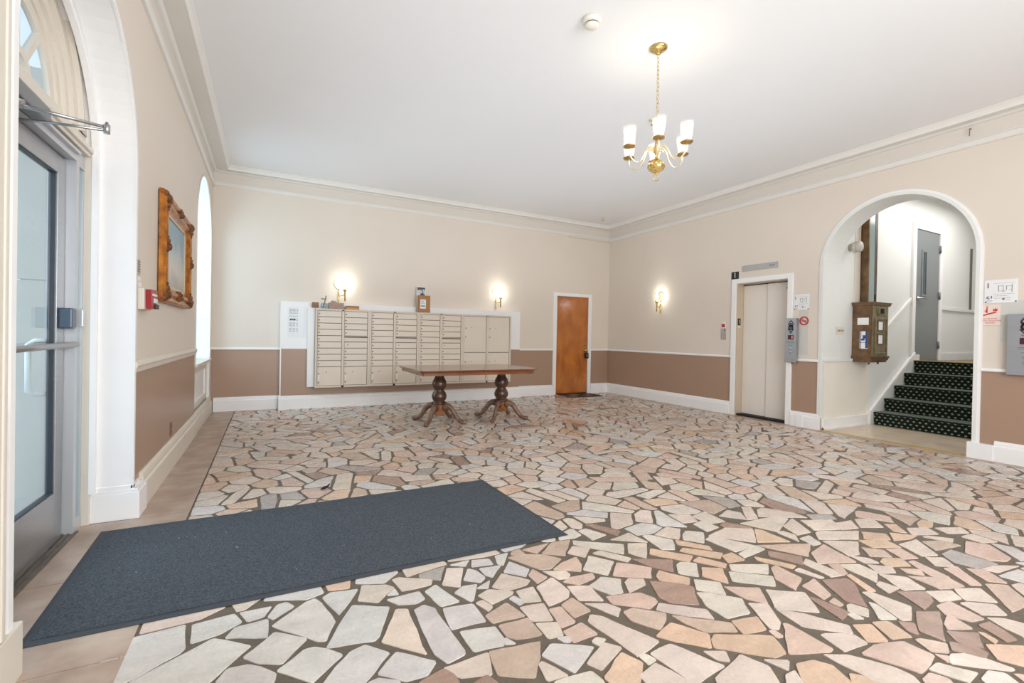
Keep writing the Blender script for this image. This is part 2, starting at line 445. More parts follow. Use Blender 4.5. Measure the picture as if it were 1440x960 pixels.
# plinth blocks either side of the arches and the casings round them
boxobj('trim_13', WHITE, None, W - .05, W + .02, AY0 - .17, AY0 + .035, -0.002, .165, bev=0.005)['kind'] = 'structure'
boxobj('trim_13', WHITE, None, -0.20, 0.045, DY1 - .012, DY1 + .20, -0.002, .17, bev=0.005)['kind'] = 'structure'
bm = BM(); add_box(bm, -0.20, 0.036, DY1 - .008, DY1 + .19, .17, .19, bev=.004); add_box(bm, -0.20, 0.012, DY1 - .004, DY1 + .16, .19, .215, bev=.004); structure('trim_13', bm, WHITE)
bm = BM(); add_box(bm, 0, .018, DY0 - .19, DY0 - .066, .19, 2.36); add_box(bm, 0, .03, DY0 - .18, DY0 - .14, .19, 2.36, bev=.006); add_box(bm, 0, .023, DY0 - .10, DY0 - .075, .19, 2.36, bev=.005); structure('trim_19', bm, CREAMTRIM)
boxobj('trim_13', CREAMTRIM, None, -0.20, 0.022, DY0 - .20, DY0 + .05, -0.002, .185, bev=0.005)['kind'] = 'structure'


def arch_band(name, x, n, y0, y1, zs, r, inner, width, depth, m, z0=0.0):
    cy = (y0 + y1) / 2
    out = [(y0 - width, z0)] + arc(cy, zs, r + width, PI, 0, 40) + [(y1 + width, z0)]
    inn = [(y1 + inner, z0)] + arc(cy, zs, r + inner, 0, PI, 40) + [(y0 - inner, z0)]
    bm = BM()
    A = [bm.verts.new((x, y, z)) for y, z in out]; B = [bm.verts.new((x, y, z)) for y, z in inn[::-1]]
    A2 = [bm.verts.new((x + n * depth, y, z)) for y, z in out]; B2 = [bm.verts.new((x + n * depth, y, z)) for y, z in inn[::-1]]
    for i in range(len(A) - 1):
        for q in ((A[i], A[i + 1], B[i + 1], B[i]), (A2[i], A2[i + 1], B2[i + 1], B2[i]), (A[i], A[i + 1], A2[i + 1], A2[i]), (B[i], B[i + 1], B2[i + 1], B2[i])):
            bm.faces.new(q)
    for i in (0, -1): bm.faces.new((A[i], B[i], B2[i], A2[i]))
    return structure(name, bm, m)


arch_band('trim_14', W, -1, AY0, AY1, AZ, AR, -0.004, 0.03, 0.022, WHITE2, 0.16)
arch_band('trim_14', W, -1, AY0, AY1, AZ, AR, 0.03, 0.055, 0.012, WHITE, 0.16)
arch_band('trim_15', 0, 1, DY0, DY1, DZ, DR, -0.004, 0.03, 0.012, WHITE, 0.0)
arch_band('trim_15', -0.20, 1, DY0 + .03, DY1 - .0, DZ, DR - .015, -0.035, 0.0, 0.03, WHITE, 0.19)
arch_band('trim_16', 0, 1, WY0, WY1, WZ, WR, -0.003, 0.022, 0.01, CREAMTRIM, WSILL)
# ------------------------------------------------------------------ arched window beyond the painting, and its twin
def window(name, y0, y1):
    cy = (y0 + y1) / 2
    bm = BM()
    xo = -0.30
    out = [(y0, WSILL)] + [(y0, WZ)] + arc(cy, WZ, WR, PI, 0, 24)[1:] + [(y1, WSILL)]
    inn = [(y0 + .06, WSILL + .06)] + [(y0 + .06, WZ)] + arc(cy, WZ, WR - .06, PI, 0, 24)[1:] + [(y1 - .06, WSILL + .06)]
    add_prism(bm, yz(xo, out), (0.05, 0, 0), holes=[yz(xo, inn)])
    root = structure(name, bm, WHITE)
    for z in (1.35, 1.9, WZ):
        boxobj('window_bar', WHITE, root, xo + .005, xo + .04, y0 + .05, y1 - .05, z - .015, z + .015)
    for dy in (-.25, .25):
        boxobj('window_bar', WHITE, root, xo + .008, xo + .037, cy + dy - .012, cy + dy + .012, WSILL + .05, WZ + .55)
    bm = BM(); add_prism(bm, yz(xo + .02, [(y, z) for y, z in inn]), (0.004, 0, 0)); obj('pane', bm, GLASS, root)
    boxobj('window_sill', CREAMTRIM, root, xo + .05, 0.03, y0 - .02 if y0 < 0 else y0 + .002, y1 - .002, WSILL - .03, WSILL + .006, bev=0.006)
    return root


win1 = window('window_1', WY0, WY1)
window('window_2', VY0, VY1)
# panelled apron below the sill
bm = BM()
ax = -0.05
add_box(bm, ax, ax + .02, WY0 + .01, WY0 + .10, .2, WSILL - .03); add_box(bm, ax, ax + .02, WY1 - .12, WY1 - .002, .2, WSILL - .03)
add_box(bm, ax, ax + .02, WY0 + .10, WY1 - .12, .2, .30); add_box(bm, ax, ax + .02, WY0 + .10, WY1 - .12, WSILL - .12, WSILL - .03)
obj('apron_frame', bm, CREAMTRIM, win1)
bm = BM(); y0, y1, z0, z1 = WY0 + .10, WY1 - .12, .30, WSILL - .12
for q in ((y0, y0 + .02, z0, z1), (y1 - .02, y1, z0, z1), (y0, y1, z0, z0 + .02), (y0, y1, z1 - .02, z1)):
    add_box(bm, ax, ax + .012, *q)
obj('panel_moulding', bm, WHITE, win1)

# ------------------------------------------------------------------ entrance: glazed door, sidelights, fanlight
PX = -0.30
SY = 3.55           # latch side jamb
HY = 2.46            # hinge side jamb
DT = 2.16            # top of the door leaf
door1 = thing('door_1', 'glazed aluminium entrance door with push bar and arched fanlight', 'door', (PX, 3.0, 0)); door1['kind'] = 'structure'
del door1['category']
# wooden outer frame
bm = BM()
add_box(bm, -0.34, -0.195, 3.69, DY1 - .001, 0, 2.30, bev=.004)
add_box(bm, -0.34, -0.195, DY0 + .001, DY0 + .04, 0, 2.30, bev=.004)
obj('frame_post', bm, CREAMTRIM, door1)
bm = BM()
add_box(bm, -0.34, -0.205, DY0 + .001, DY1 - .001, 2.236, 2.258, bev=.004)
add_box(bm, -0.34, -0.19, DY0 + .001, DY1 - .001, 2.258, 2.285, bev=.006)
add_box(bm, -0.34, -0.235, DY0 + .001, DY1 - .001, 2.285, 2.36, bev=.004)
obj('transom_bar', bm, CREAMTRIM, door1)
# aluminium jambs, head and sidelights
for y0, y1, s in ((SY, 3.69, 1), (DY0 + .04, HY, -1)):
    bm = BM()
    a = y0 if s == 1 else y1 - .045
    add_box(bm, -0.325, -0.232, a, a + .045, 0, DT + .075)
    add_box(bm, -0.305, -0.245, a + (.0 if s < 0 else .045), a + .05, 0, DT + .06) if False else None
    obj('door_jamb', bm, ALUP, door1)
    g0, g1 = (y0 + .045, y1) if s == 1 else (y0, y1 - .045)
    bm = BM()
    add_box(bm, -0.30, -0.232, g0, g1, 0, .075); add_box(bm, -0.30, -0.232, g0, g1, 2.15, 2.235)
    add_box(bm, -0.30, -0.235, g1 - .014, g1, .075, 2.15) if s == 1 else add_box(bm, -0.30, -0.235, g0, g0 + .014, .075, 2.15)
    sl = obj('sidelight_frame', bm, ALUP, door1)
    boxobj('sidelight_pane', GLASS, sl, -0.243, -0.239, g0, g1, .075, 2.15)
bm = BM(); add_box(bm, -0.325, -0.232, HY, SY, DT + .008, DT + .075); add_box(bm, -0.31, -0.212, HY, SY, DT + .045, DT + .06); obj('door_head', bm, ALUP, door1)
# the leaf
bm = BM()
ST = .10
add_box(bm, PX - .022, PX + .022, SY - .008 - ST, SY - .008, .012, DT, bev=.002)
add_box(bm, PX - .022, PX + .022, HY + .005, HY + .005 + ST, .012, DT, bev=.002)
add_box(bm, PX - .0215, PX + .0215, HY + .10, SY - .1, .012, .285)
add_box(bm, PX - .0215, PX + .0215, HY + .10, SY - .1, DT - .10, DT)
leaf = obj('door_leaf', bm, ALU, door1)
bm = BM()
y0, y1, z0, z1 = HY + .105, SY - .108, .285, DT - .10
for q in ((y0, y0 + .008, z0, z1), (y1 - .010, y1, z0, z1), (y0, y1, z0, z0 + .006), (y0, y1, z1 - .006, z1)):
    add_box(bm, PX - .014, PX + .014, *q)
obj('glazing_bead', bm, mat('blue_black_gasket', rgb(40, 46, 54), 0.4), leaf)
boxobj('pane', GLASS, leaf, PX - .004, PX + .004, y0 + .004, y1 - .004, z0 + .004, z1 - .004)
bm = BM(); add_tube(bm, [(PX + .07, SY + .03, 1.108), (PX + .07, HY + .03, 1.10)], .016, 12); add_tube(bm, [(PX + .02, SY - .06, 1.108), (PX + .07, SY - .06, 1.108)], .011); obj('push_bar', bm, ALU, leaf)
bm = BM(); add_box(bm, PX + .022, PX + .082, SY - .09, SY - .025, 1.20, 1.315, bev=.008); obj('lock_case', bm, mat('steel_blue_plastic', rgb(70, 84, 98), .3, .3), leaf)
bm = BM(); add_box(bm, -0.232, -0.195, SY + .002, SY + .042, 1.21, 1.315, bev=.006); obj('strike_box', bm, ALUP, door1)
# outside pull handle: a D of tube
bm = BM()
hx = PX - .075; hy = SY - .16
add_tube(bm, [(PX - .02, hy + .04, 1.13), (hx + .02, hy + .02, 1.13), (hx, hy, 1.11), (hx, hy, 1.0), (hx, hy, .86), (hx + .02, hy + .02, .84), (PX - .02, hy + .04, .84)], .013, 10)
obj('pull_handle', bm, mat('white_enamel', rgb(214, 220, 222), .3), leaf)
bm = BM(); add_box(bm, -0.36, -0.22, HY, SY + .05, 0.0, .008); add_box(bm, -0.335, -0.27, HY, SY, .008, .016); add_box(bm, -0.255, -0.245, HY, SY, .008, .014); obj('threshold', bm, mat('worn_threshold_metal', rgb(132, 122, 112), .4, .6, noise=.35, nscale=20), door1)
# fanlight
FX, FY, FZ, FR = -0.27, 2.935, 2.36, 0.70
bm = BM()
def ring(bm, r0, r1, x0, x1, a0=0, a1=PI, n=36):
    o = [(FY + r1 * math.cos(a0 + (a1 - a0) * i / n), FZ + r1 * math.sin(a0 + (a1 - a0) * i / n)) for i in range(n + 1)]
    q = [(FY + r0 * math.cos(a0 + (a1 - a0) * i / n), FZ + r0 * math.sin(a0 + (a1 - a0) * i / n)) for i in range(n + 1)]
    V = [[bm.verts.new((x, y, z)) for y, z in l] for x in (x0, x1) for l in (o, q)]
    for i in range(n):
        for a, b in ((0, 1), (2, 3), (0, 2), (1, 3)):
            bm.faces.new((V[a][i], V[a][i + 1], V[b][i + 1], V[b][i]))
ring(bm, .37, .425, -.293, -.27); ring(bm, .425, .475, -.293, -.258); ring(bm, .475, .49, -.315, -.238); ring(bm, .49, .56, -.315, -.25); ring(bm, .56, .575, -.315, -.228); ring(bm, .575, .655, -.315, -.238); ring(bm, .655, .67, -.315, -.212); ring(bm, .67, .77, -.315, -.228)
add_box(bm, -.315, -.25, FY - .5, FY + .5, FZ - .005, FZ + .03)
fan = obj('fanlight_frame', bm, CREAMTRIM, door1)
bm = BM(); ring(bm, .10, .135, -.293, -.262, n=20); obj('fan_hub', bm, CREAMTRIM, fan)
for a in (52, 90, 128):
    a = math.radians(a); c, s = math.cos(a), math.sin(a); w = .016
    pts = [(FY + c * r + sg * -s * w, FZ + s * r + sg * c * w) for r, sg in ((.125, -1), (.385, -1), (.385, 1), (.125, 1))]
    bm = BM(); add_prism(bm, yz(-.293, pts), (.028, 0, 0)); obj('fan_spoke', bm, CREAMTRIM, fan)
bm = BM(); add_prism(bm, yz(-.286, arc(FY, FZ, .385, 0, PI, 30)), (.005, 0, 0)); obj('pane', bm, GLASS, fan)
# door closer with two arms
cl = boxobj('door_closer', mat('grey_closer_case', rgb(128, 130, 132), .35, .4), door1, -.232, -.165, 2.66, 2.99, 2.168, 2.242, bev=.012)
bm = BM(); add_lathe(bm, [(.022, 2.135), (.022, 2.15), (.028, 2.155), (.028, 2.169)], (-.195, 2.72, 0), 16); obj('spindle', bm, STEEL, cl)
EL = Vector((0.075, 2.835, 2.15))
bm = BM(); add_tube(bm, [(-.195, 2.72, 2.143), EL], [.010, .007], 8); obj('closer_arm', bm, STEEL, cl)
bm = BM(); add_tube(bm, [(PX + .028, 2.87, 2.128), (-.09, 2.85, 2.135), EL + Vector((0, 0, -.014))], .0065, 8); obj('closer_arm', bm, STEEL, cl)
bm = BM(); add_lathe(bm, [(.013, -.03), (.013, .012), (.006, .014), (.006, .024)], EL, 12); obj('elbow_joint', bm, STEEL, cl)

# ------------------------------------------------------------------ outside the door
EXT = mat('white_render', rgb(216, 216, 208), .7, noise=.06, nscale=5, bump=.2, bscale=40)
bm = BM(); add_box(bm, -4.5, -0.36, -3, 12, -.12, -.03); structure('ground_porch', bm, mat('pale_porch_tile', rgb(222, 224, 220), .6, noise=.1, nscale=2))
pier = thing('porch_pier', 'white rendered porch pier seen through the glass entrance door', 'pier', (-.5, 4.1, -.03))
bm = BM(); add_box(bm, -.64, -.345, 4.0, 4.35, -.03, 1.50); add_box(bm, -.64, -.345, 4.0, 4.35, 1.507, 2.84); add_box(bm, -.62, -.345, 4.01, 4.34, 1.499, 1.508); obj('shaft', bm, EXT, pier)
bm = BM(); add_box(bm, -.655, -.345, 3.985, 4.365, -.03, .12); obj('base', bm, EXT, pier)
bm = BM(); add_box(bm, -.585, -.385, 3.985, 4.0, 1.11, 1.34); add_lathe(bm, [(.024, 0), (.024, -.02)], (-.42, 3.985, 1.25), 16, 1, 'Y'); obj('bell_plate', bm, [EXT, mat('grey_bell', rgb(110, 118, 120), .4)], pier)
bm = BM(); add_box(bm, -1.9, -.345, 4.75, 5.6, 2.84, 2.95); tag(obj('porch_canopy', bm, mat('dark_soffit', rgb(112, 112, 116), .7)), 'dark grey porch canopy soffit outside beyond the entrance door', 'canopy')
bm = BM(); add_box(bm, -1.9, -.345, 5.6, 5.72, 2.72, 2.96); tag(obj('canopy_beam', bm, EXT), 'white beam closing the far end of the porch canopy', 'beam')
lan = thing('porch_lantern', 'small four-sided white porch lantern hanging outside under the canopy beam', 'lantern', (-1.1, 5.3, 2.3))
bm = BM(); add_lathe(bm, [(.11, 2.5), (.16, 2.74)], (-1.1, 5.3, 0), 4, smooth=False); obj('lantern_glass', bm, mat('milky_lantern_glass', rgb(206, 222, 220), .2), lan)
bm = BM(); add_lathe(bm, [(.17, 2.73), (.17, 2.76), (.05, 2.82), (.02, 2.84)], (-1.1, 5.3, 0), 4, smooth=False); obj('lantern_cap', bm, mat('grey_lantern_metal', rgb(96, 100, 104), .5), lan)
bm = BM(); add_box(bm, -4.2, -1.55, 8.2, 8.5, -.03, 1.75); add_box(bm, -4.22, -1.53, 8.18, 8.52, 1.75, 1.8); tag(obj('garden_wall', bm, mat('grey_rendered_wall', rgb(132, 136, 134), .8, noise=.1, nscale=4)), 'low grey rendered wall standing outside beyond the porch', 'wall')
TRACED = '''0:301,2124 308,2005 347,1991 490,2089 498,2113 476,2276 301,2267
0:228,2279 261,2029 296,2039 286,2274
0:502,2261 515,2133 609,2152 680,2201 647,2278
0:342,1920 552,1816 718,2019 588,2126 360,1984
0:670,2274 703,2194 758,2203 788,2268
0:630,2112 775,2047 775,2172 663,2170
0:778,2194 798,2164 875,2226 848,2276 813,2271
0:791,2114 945,1940 978,1924 1025,2040 987,2194 963,2252 918,2235
0:996,2244 1047,2077 1148,2248 1037,2273
0:697,1955 744,1901 819,1860 911,1968 800,2065
0:807,1826 914,1711 1023,1812 976,1868 932,1903 904,1903
0:616,1818 773,1758 798,1778 801,1814 745,1881 716,1902 650,1913 620,1856
0:977,1878 1027,1867 1143,1843 1168,1860 1248,2042 1105,2123 1065,2050
0:933,1669 1051,1611 1073,1632 1182,1747 1106,1833 1059,1816 987,1747
1:1136,2152 1212,2100 1307,2193 1276,2230 1176,2274
1:1171,1818 1304,1679 1316,1994 1274,2010
1:1313,2262 1335,2143 1468,2142 1490,2181 1346,2271
1:1522,2116 1588,2062 1667,2224 1593,2253
1:1728,1991 1777,1936 1890,1940 1922,1970 1826,2082
1:1636,1951 1668,1864 1785,1898 1798,1914 1703,1977
1:1767,1786 1767,1685 1846,1647 1877,1771
1:1769,1553 1834,1542 1858,1625 1772,1656
1:1891,1741 2008,1763 2042,1805 2032,1939 1920,1898
1:1342,1577 1375,1512 1481,1474 1516,1581
1:1808,1812 1881,1792 1903,1910 1813,1907
1:1644,1361 1723,1350 1678,1446 1662,1445
1:1606,1902 1632,1824 1659,1845 1640,1909
0:1335,1658 1362,1597 1436,1615 1442,1639 1424,1952 1388,1992 1341,1970
0:1124,1655 1197,1581 1274,1571 1323,1622 1207,1737
0:1078,1599 1174,1551 1182,1582 1114,1634 1082,1624
0:1442,1777 1589,1765 1589,1902 1460,1927
0:1469,1745 1472,1614 1591,1595 1610,1633 1607,1716
0:1551,2025 1588,1929 1607,1933 1669,2046 1609,2057
0:1427,2093 1456,1949 1540,1949 1490,2127
0:1256,2102 1296,2037 1363,2019 1408,2037 1401,2106
0:1265,2138 1308,2125 1306,2177
0:1630,2110 1692,2058 1733,2088 1719,2163 1690,2201
0:1660,2015 1706,1993 1744,2055
0:1744,2108 1769,2077 1856,2163 1746,2180
0:1716,2215 1826,2194 1829,2251 1742,2277
0:1619,2282 1685,2236 1725,2285
0:1850,2183 1871,2162 1953,2272 1875,2269
0:1842,2094 1920,2012 1970,2063 1915,2177
0:1599,1595 1636,1584 1617,1630
0:1756,1869 1776,1804 1809,1819 1785,1879
0:1693,1477 1754,1350 1897,1433 1762,1517
0:1802,1539 1815,1503 1837,1498 1848,1525
5:1441,2229 1524,2161 1587,2277 1448,2254
4:1230,1533 1364,1476 1362,1523 1340,1573 1248,1551
4:1399,1449 1475,1412 1482,1426 1465,1477 1411,1462
3:1502,1459 1614,1394 1689,1485 1727,1552 1521,1584
3:1607,1798 1610,1741 1756,1726 1729,1842
3:1625,1638 1654,1603 1756,1586 1760,1703 1629,1712
3:1932,2220 2024,2037 2079,2021 2185,2088 2132,2159 2004,2231
3:2125,2185 2223,2111 2362,2260 2247,2275
3:2048,2269 2100,2201 2226,2280
3:1959,2241 2034,2224 2032,2282 1983,2276
3:1943,1623 2036,1633 2018,1750 1946,1722
2:1853,1590 1927,1594 1933,1710 1877,1718
2:1846,1561 1847,1487 1964,1491 1947,1577
2:1939,2009 1942,1927 2011,1955 1987,2055
2:2087,2007 2201,1932 2250,1992 2269,2066 2161,2045
2:2064,1883 2120,1829 2229,1850 2242,1889 2120,1903
1:2023,2017 2058,1914 2103,1902 2131,1926 2131,1966
1:2255,2123 2316,2048 2404,2125 2329,2185
7:2350,2200 2532,1987 2611,2077 2375,2245
7:2988,1970 3063,1886 3181,1991 3105,2052 3038,2022
7:2771,1934 2841,1900 2925,2000 2847,2111 2799,2119
7:2487,2207 2604,2226 2546,2353 2487,2343
7:2226,1939 2304,1841 2421,1937 2344,2046
7:2156,1797 2202,1696 2260,1681 2334,1781 2263,1836
7:2647,1694 2714,1630 2813,1727 2755,1773 2710,1764
7:2924,1594 3067,1488 3159,1554 2970,1640
7:2834,1521 2984,1398 3061,1463 2897,1591
7:2605,1543 2695,1453 2764,1544 2670,1616
7:2532,1427 2536,1330 2660,1309 2733,1399 2626,1505 2584,1525
7:1648,1320 1802,1244 1819,1270 1810,1329 1662,1343
7:2023,1312 2024,1263 2067,1273 2052,1312
7:1913,1458 1926,1426 1971,1450 1944,1473
7:3115,1659 3323,1680 3311,1732 3123,1701
7:3111,1912 3134,1727 3306,1734 3184,1937
7:3511,2133 3627,2012 3701,2110 3661,2180
7:3332,2205 3338,2069 3465,2052 3485,2230
7:3218,1993 3342,2006 3323,2125 3231,2109
1:2385,2065 2492,1903 2537,1930 2438,2073
1:2567,1978 2614,1893 2744,2028 2645,2075
1:2880,2096 2968,1988 3090,2092 3034,2151
1:2586,2160 2762,2039 2753,2186
1:3174,1942 3358,1758 3521,1896 3382,1981
1:3531,1986 3626,1792 3904,1902 3823,1965
1:3694,1712 3817,1702 3934,1887 3744,1835
1:3753,2009 4044,1855 4047,1949 3934,2102 3859,2096
1:3626,2005 3715,1990 3867,2154 3809,2181
1:3185,2155 3294,2132 3342,2238 3207,2300
1:2293,1665 2417,1691 2439,1730 2375,1771 2331,1742
1:2040,1717 2136,1670 2156,1797 2055,1840
1:2046,1688 2119,1545 2167,1588 2133,1646
1:1979,1571 2020,1314 2156,1346 2056,1571 2020,1604
1:2640,1198 2667,1178 2723,1209 2798,1315 2725,1359
1:2074,1305 2096,1124 2108,1118 2269,1134 2184,1313
1:1946,1173 2066,1114 2094,1130 2049,1259 1955,1234
1:1820,1366 1849,1318 1993,1381 1951,1433
1:2267,1222 2274,1171 2311,1141 2342,1186
1:2162,1066 2338,979 2372,987 2418,1060 2379,1147 2182,1102
1:2436,1091 2463,1016 2512,1043
1:2392,972 2446,951 2481,1002 2428,1001
1:2305,1505 2402,1410 2480,1349 2507,1407 2356,1538
2:2328,1825 2483,1726 2560,1801 2433,1919
2:2150,1495 2214,1399 2286,1436 2318,1467 2214,1565 2163,1558
2:2747,1503 2749,1391 2806,1320 2894,1423
2:2608,1149 2638,1143 2642,1183 2618,1188
2:2158,1629 2282,1529 2349,1550 2365,1577 2334,1645 2172,1687
6:2667,1918 2797,1758 2865,1798 2720,1965
6:2848,1871 2980,1714 3049,1749 2895,1893
6:2905,1938 3028,1803 3055,1845 2940,1984
6:2507,1688 2609,1598 2658,1636 2574,1761 2522,1722
6:2825,1756 2918,1630 2960,1656 2886,1776
6:2983,1662 3091,1642 3103,1729 3018,1726
6:2736,1619 2795,1519 2895,1630 2806,1684
6:2506,1226 2615,1203 2664,1275 2534,1301
6:2171,1371 2221,1308 2310,1226 2373,1286 2289,1412
6:2324,1219 2490,1077 2550,1077 2599,1163 2395,1272 2353,1256
6:1834,1283 1838,1246 1926,1208 2010,1283 1975,1359
6:3154,1611 3237,1466 3283,1479 3176,1638
6:3369,1753 3553,1674 3558,1856 3532,1884
4:2579,2397 2663,2189 2723,2232 2628,2401
4:3371,1986 3509,1902 3537,1915 3445,2044 3380,2022
4:2534,1919 2567,1809 2632,1722 2728,1815
4:2391,1573 2405,1523 2509,1455 2609,1569 2577,1624 2456,1702
4:3261,1610 3333,1467 3414,1525 3313,1650
3:2336,1446 2346,1370 2372,1305 2494,1248 2522,1292
3:3467,2446 3476,2356 3504,2174 3688,2216 3707,2380
2:3040,1333 3178,1386 3188,1524 3134,1516 3051,1437
2:3322,1727 3422,1572 3461,1515 3643,1603
1:2803,1280 2951,1175 3054,1298 2911,1395
1:2777,1146 2917,1028 2964,1062 2877,1195 2800,1273
1:3228,1448 3266,1344 3294,1341 3274,1455
1:3335,1325 3427,1309 3418,1498 3346,1472
1:3675,1413 3752,1402 3934,1494 3748,1591
1:3755,1617 3975,1514 4118,1577 3870,1687 3834,1678
1:3870,1710 4042,1645 4157,1758 3952,1843
1:4041,1639 4170,1602 4268,1695 4110,1715
1:3486,1197 3604,1246 3618,1338 3504,1385
1:3074,1116 3112,1062 3177,1090 3153,1147 3129,1147
1:3218,983 3261,962 3384,1015 3355,1162 3314,1176
1:2766,977 2905,966 2914,1022 2822,1070 2787,1078
1:2671,1004 2691,840 2819,757 2846,795 2836,844 2755,959
1:3523,1100 3635,1056 3689,1152 3595,1229
1:3426,1119 3527,1118 3510,1191 3458,1180
1:3061,762 3208,648 3234,642 3208,749 3124,784
1:2941,781 2993,686 3081,696 3014,785
1:3595,839 3694,790 3757,843 3673,909 3629,922
1:3689,928 3799,848 3891,936 3767,992
1:3558,973 3687,938 3730,991 3606,1041
1:3542,695 3676,730 3649,781 3588,818 3550,747
1:4395,1352 4462,1236 4533,1256 4442,1345
1:4061,1230 4158,1196 4303,1350 4120,1363
1:3987,1143 4070,1091 4143,1165 4061,1217
1:4200,1605 4342,1538 4443,1650 4312,1693
1:4169,1014 4206,958 4409,936 4291,997
1:4606,1309 4747,1249 4811,1312 4637,1383
1:4622,1245 4626,1153 4734,1117 4745,1234
7:3141,1028 3210,995 3256,1094 3245,1116
7:3041,1077 3080,1062 3078,1103 3049,1107
2:2557,1068 2715,1003 2740,1009 2738,1179 2726,1192
2:3423,1435 3633,1359 3702,1561 3516,1527
2:3079,1228 3151,1233 3229,1351 3109,1339
2:3821,1098 3897,1052 3948,1221 3904,1230
2:3701,1024 3852,981 3879,1049 3710,1152
2:3754,786 3869,780 3964,804 4063,889 3976,941 3853,857
2:3320,860 3423,817 3459,905 3361,883
2:3891,972 3945,946 4080,1086 3989,1107
2:4025,948 4090,897 4178,1005 4100,1054
2:2816,941 2890,790 2990,796 3055,811 3048,907 2906,947
2:3077,825 3132,792 3190,821 3139,879 3106,888
2:3057,769 3103,782 3069,811
2:3447,910 3487,837 3563,823 3604,951 3495,961
2:3786,1360 3884,1301 3943,1364 3866,1441
2:3916,1261 4011,1228 4062,1329 3974,1363
2:4384,1716 4499,1552 4598,1616 4521,1769 4480,1768
6:2428,935 2568,866 2610,880 2637,958 2599,1006 2525,1019
6:2586,857 2709,796 2737,808 2708,848 2649,903
6:2916,968 2991,935 3059,1023 2982,1056
6:3026,936 3117,905 3151,1000 3082,1027
6:3730,1253 3860,1203 3915,1269 3824,1312 3761,1298
6:3924,1414 4084,1338 4120,1436 3955,1499
6:4020,1498 4153,1421 4227,1478 4124,1558
6:3251,686 3292,631 3462,674 3328,746
6:3352,1169 3391,1155 3455,1296 3426,1299
6:4326,1479 4371,1426 4471,1529 4405,1560
6:3372,731 3413,738 3427,782 3413,793
4:3160,1175 3197,1105 3372,1242 3387,1280 3255,1328
4:2983,1097 3070,1118 3053,1244 3032,1263
4:3411,972 3539,991 3614,1037 3480,1102
4:3194,906 3206,832 3448,934 3352,981
4:3161,790 3218,714 3271,724 3276,759 3220,819
4:3248,805 3293,744 3401,792 3299,856
4:3433,715 3495,704 3557,803 3477,812
4:3150,928 3159,903 3238,943 3194,980
5:4133,1120 4157,1033 4332,1001 4318,1192 4200,1189
5:4042,1819 4203,1751 4247,1817 4096,1888
3:3077,1198 3084,1160 3117,1161 3132,1206
3:3409,1318 3448,1310 3518,1383 3460,1406
3:4227,1230 4450,1193 4429,1275 4301,1321
1:3604,1650 3681,1719 3666,1789 3609,1784
1:3602,1236 3698,1201 3750,1244 3659,1311
1:3664,1332 3738,1297 3749,1353 3685,1408
1:4369,1395 4542,1329 4595,1402 4465,1464
7:3630,1581 3700,1576 3749,1671 3651,1672
2:3750,1176 3797,1121 3855,1159 3767,1213
6:4158,1403 4286,1372 4373,1377 4273,1472
6:4554,1432 4639,1399 4750,1434 4738,1487 4631,1472
'''
# ------------------------------------------------------------------ floor: crazy paving in a mortar bed
bm = BM()
add_box(bm, TW, SX, Y0 - .2, D + .2, -.06, -.004); add_box(bm, SX, 13.2, 1.6, AYW, -.06, -.004)
floor = structure('floor', bm, MORTAR)


def stone_material():
    m = bpy.data.materials.new('polished_paving_stone'); m.use_nodes = True
    n = m.node_tree.nodes; L = m.node_tree.links; b = n['Principled BSDF']
    at = n.new('ShaderNodeAttribute'); at.attribute_name = 'tint'
    tc = n.new('ShaderNodeTexCoord')
    n1 = n.new('ShaderNodeTexNoise'); n1.inputs['Scale'].default_value = 9; n1.inputs['Detail'].default_value = 8; n1.inputs['Roughness'].default_value = .65
    n2 = n.new('ShaderNodeTexNoise'); n2.inputs['Scale'].default_value = 70; n2.inputs['Detail'].default_value = 4
    mp = n.new('ShaderNodeMapping'); mp.inputs['Rotation'].default_value = (0, 0, .5); mp.inputs['Scale'].default_value = (3, 14, 3)
    n3 = n.new('ShaderNodeTexNoise'); n3.inputs['Scale'].default_value = 1.0; n3.inputs['Detail'].default_value = 6
    L.new(tc.outputs['Object'], n1.inputs['Vector']); L.new(tc.outputs['Object'], n2.inputs['Vector']); L.new(tc.outputs['Object'], mp.inputs[0]); L.new(mp.outputs[0], n3.inputs['Vector'])
    def ramp(src, lo, hi):
        r = n.new('ShaderNodeMapRange'); r.inputs[1].default_value = .3; r.inputs[2].default_value = .7; r.inputs[3].default_value = lo; r.inputs[4].default_value = hi
        L.new(src, r.inputs[0]); return r.outputs[0]
    def mul(a, bsock):
        x = n.new('ShaderNodeMath'); x.operation = 'MULTIPLY'; L.new(a, x.inputs[0]); L.new(bsock, x.inputs[1]); return x.outputs[0]
    f = mul(mul(ramp(n1.outputs[0], .86, 1.08), ramp(n2.outputs[0], .93, 1.05)), ramp(n3.outputs[0], .9, 1.05))
    vm = n.new('ShaderNodeVectorMath'); vm.operation = 'SCALE'
    L.new(at.outputs['Color'], vm.inputs[0]); L.new(f, vm.inputs['Scale']); L.new(vm.outputs[0], b.inputs['Base Color'])
    L.new(ramp(n1.outputs[0], .34, .20), b.inputs['Roughness'])
    bp = n.new('ShaderNodeBump'); bp.inputs['Strength'].default_value = .12; bp.inputs['Distance'].default_value = .004
    L.new(n2.outputs[0], bp.inputs['Height']); L.new(bp.outputs[0], b.inputs['Normal'])
    return m


STONE = stone_material()
PAL = [rgb(203, 196, 191), rgb(208, 191, 178), rgb(202, 175, 160), rgb(190, 166, 149), rgb(158, 130, 116), rgb(166, 157, 151), rgb(204, 174, 150), rgb(208, 197, 184)]
rs = np.random.RandomState(11)


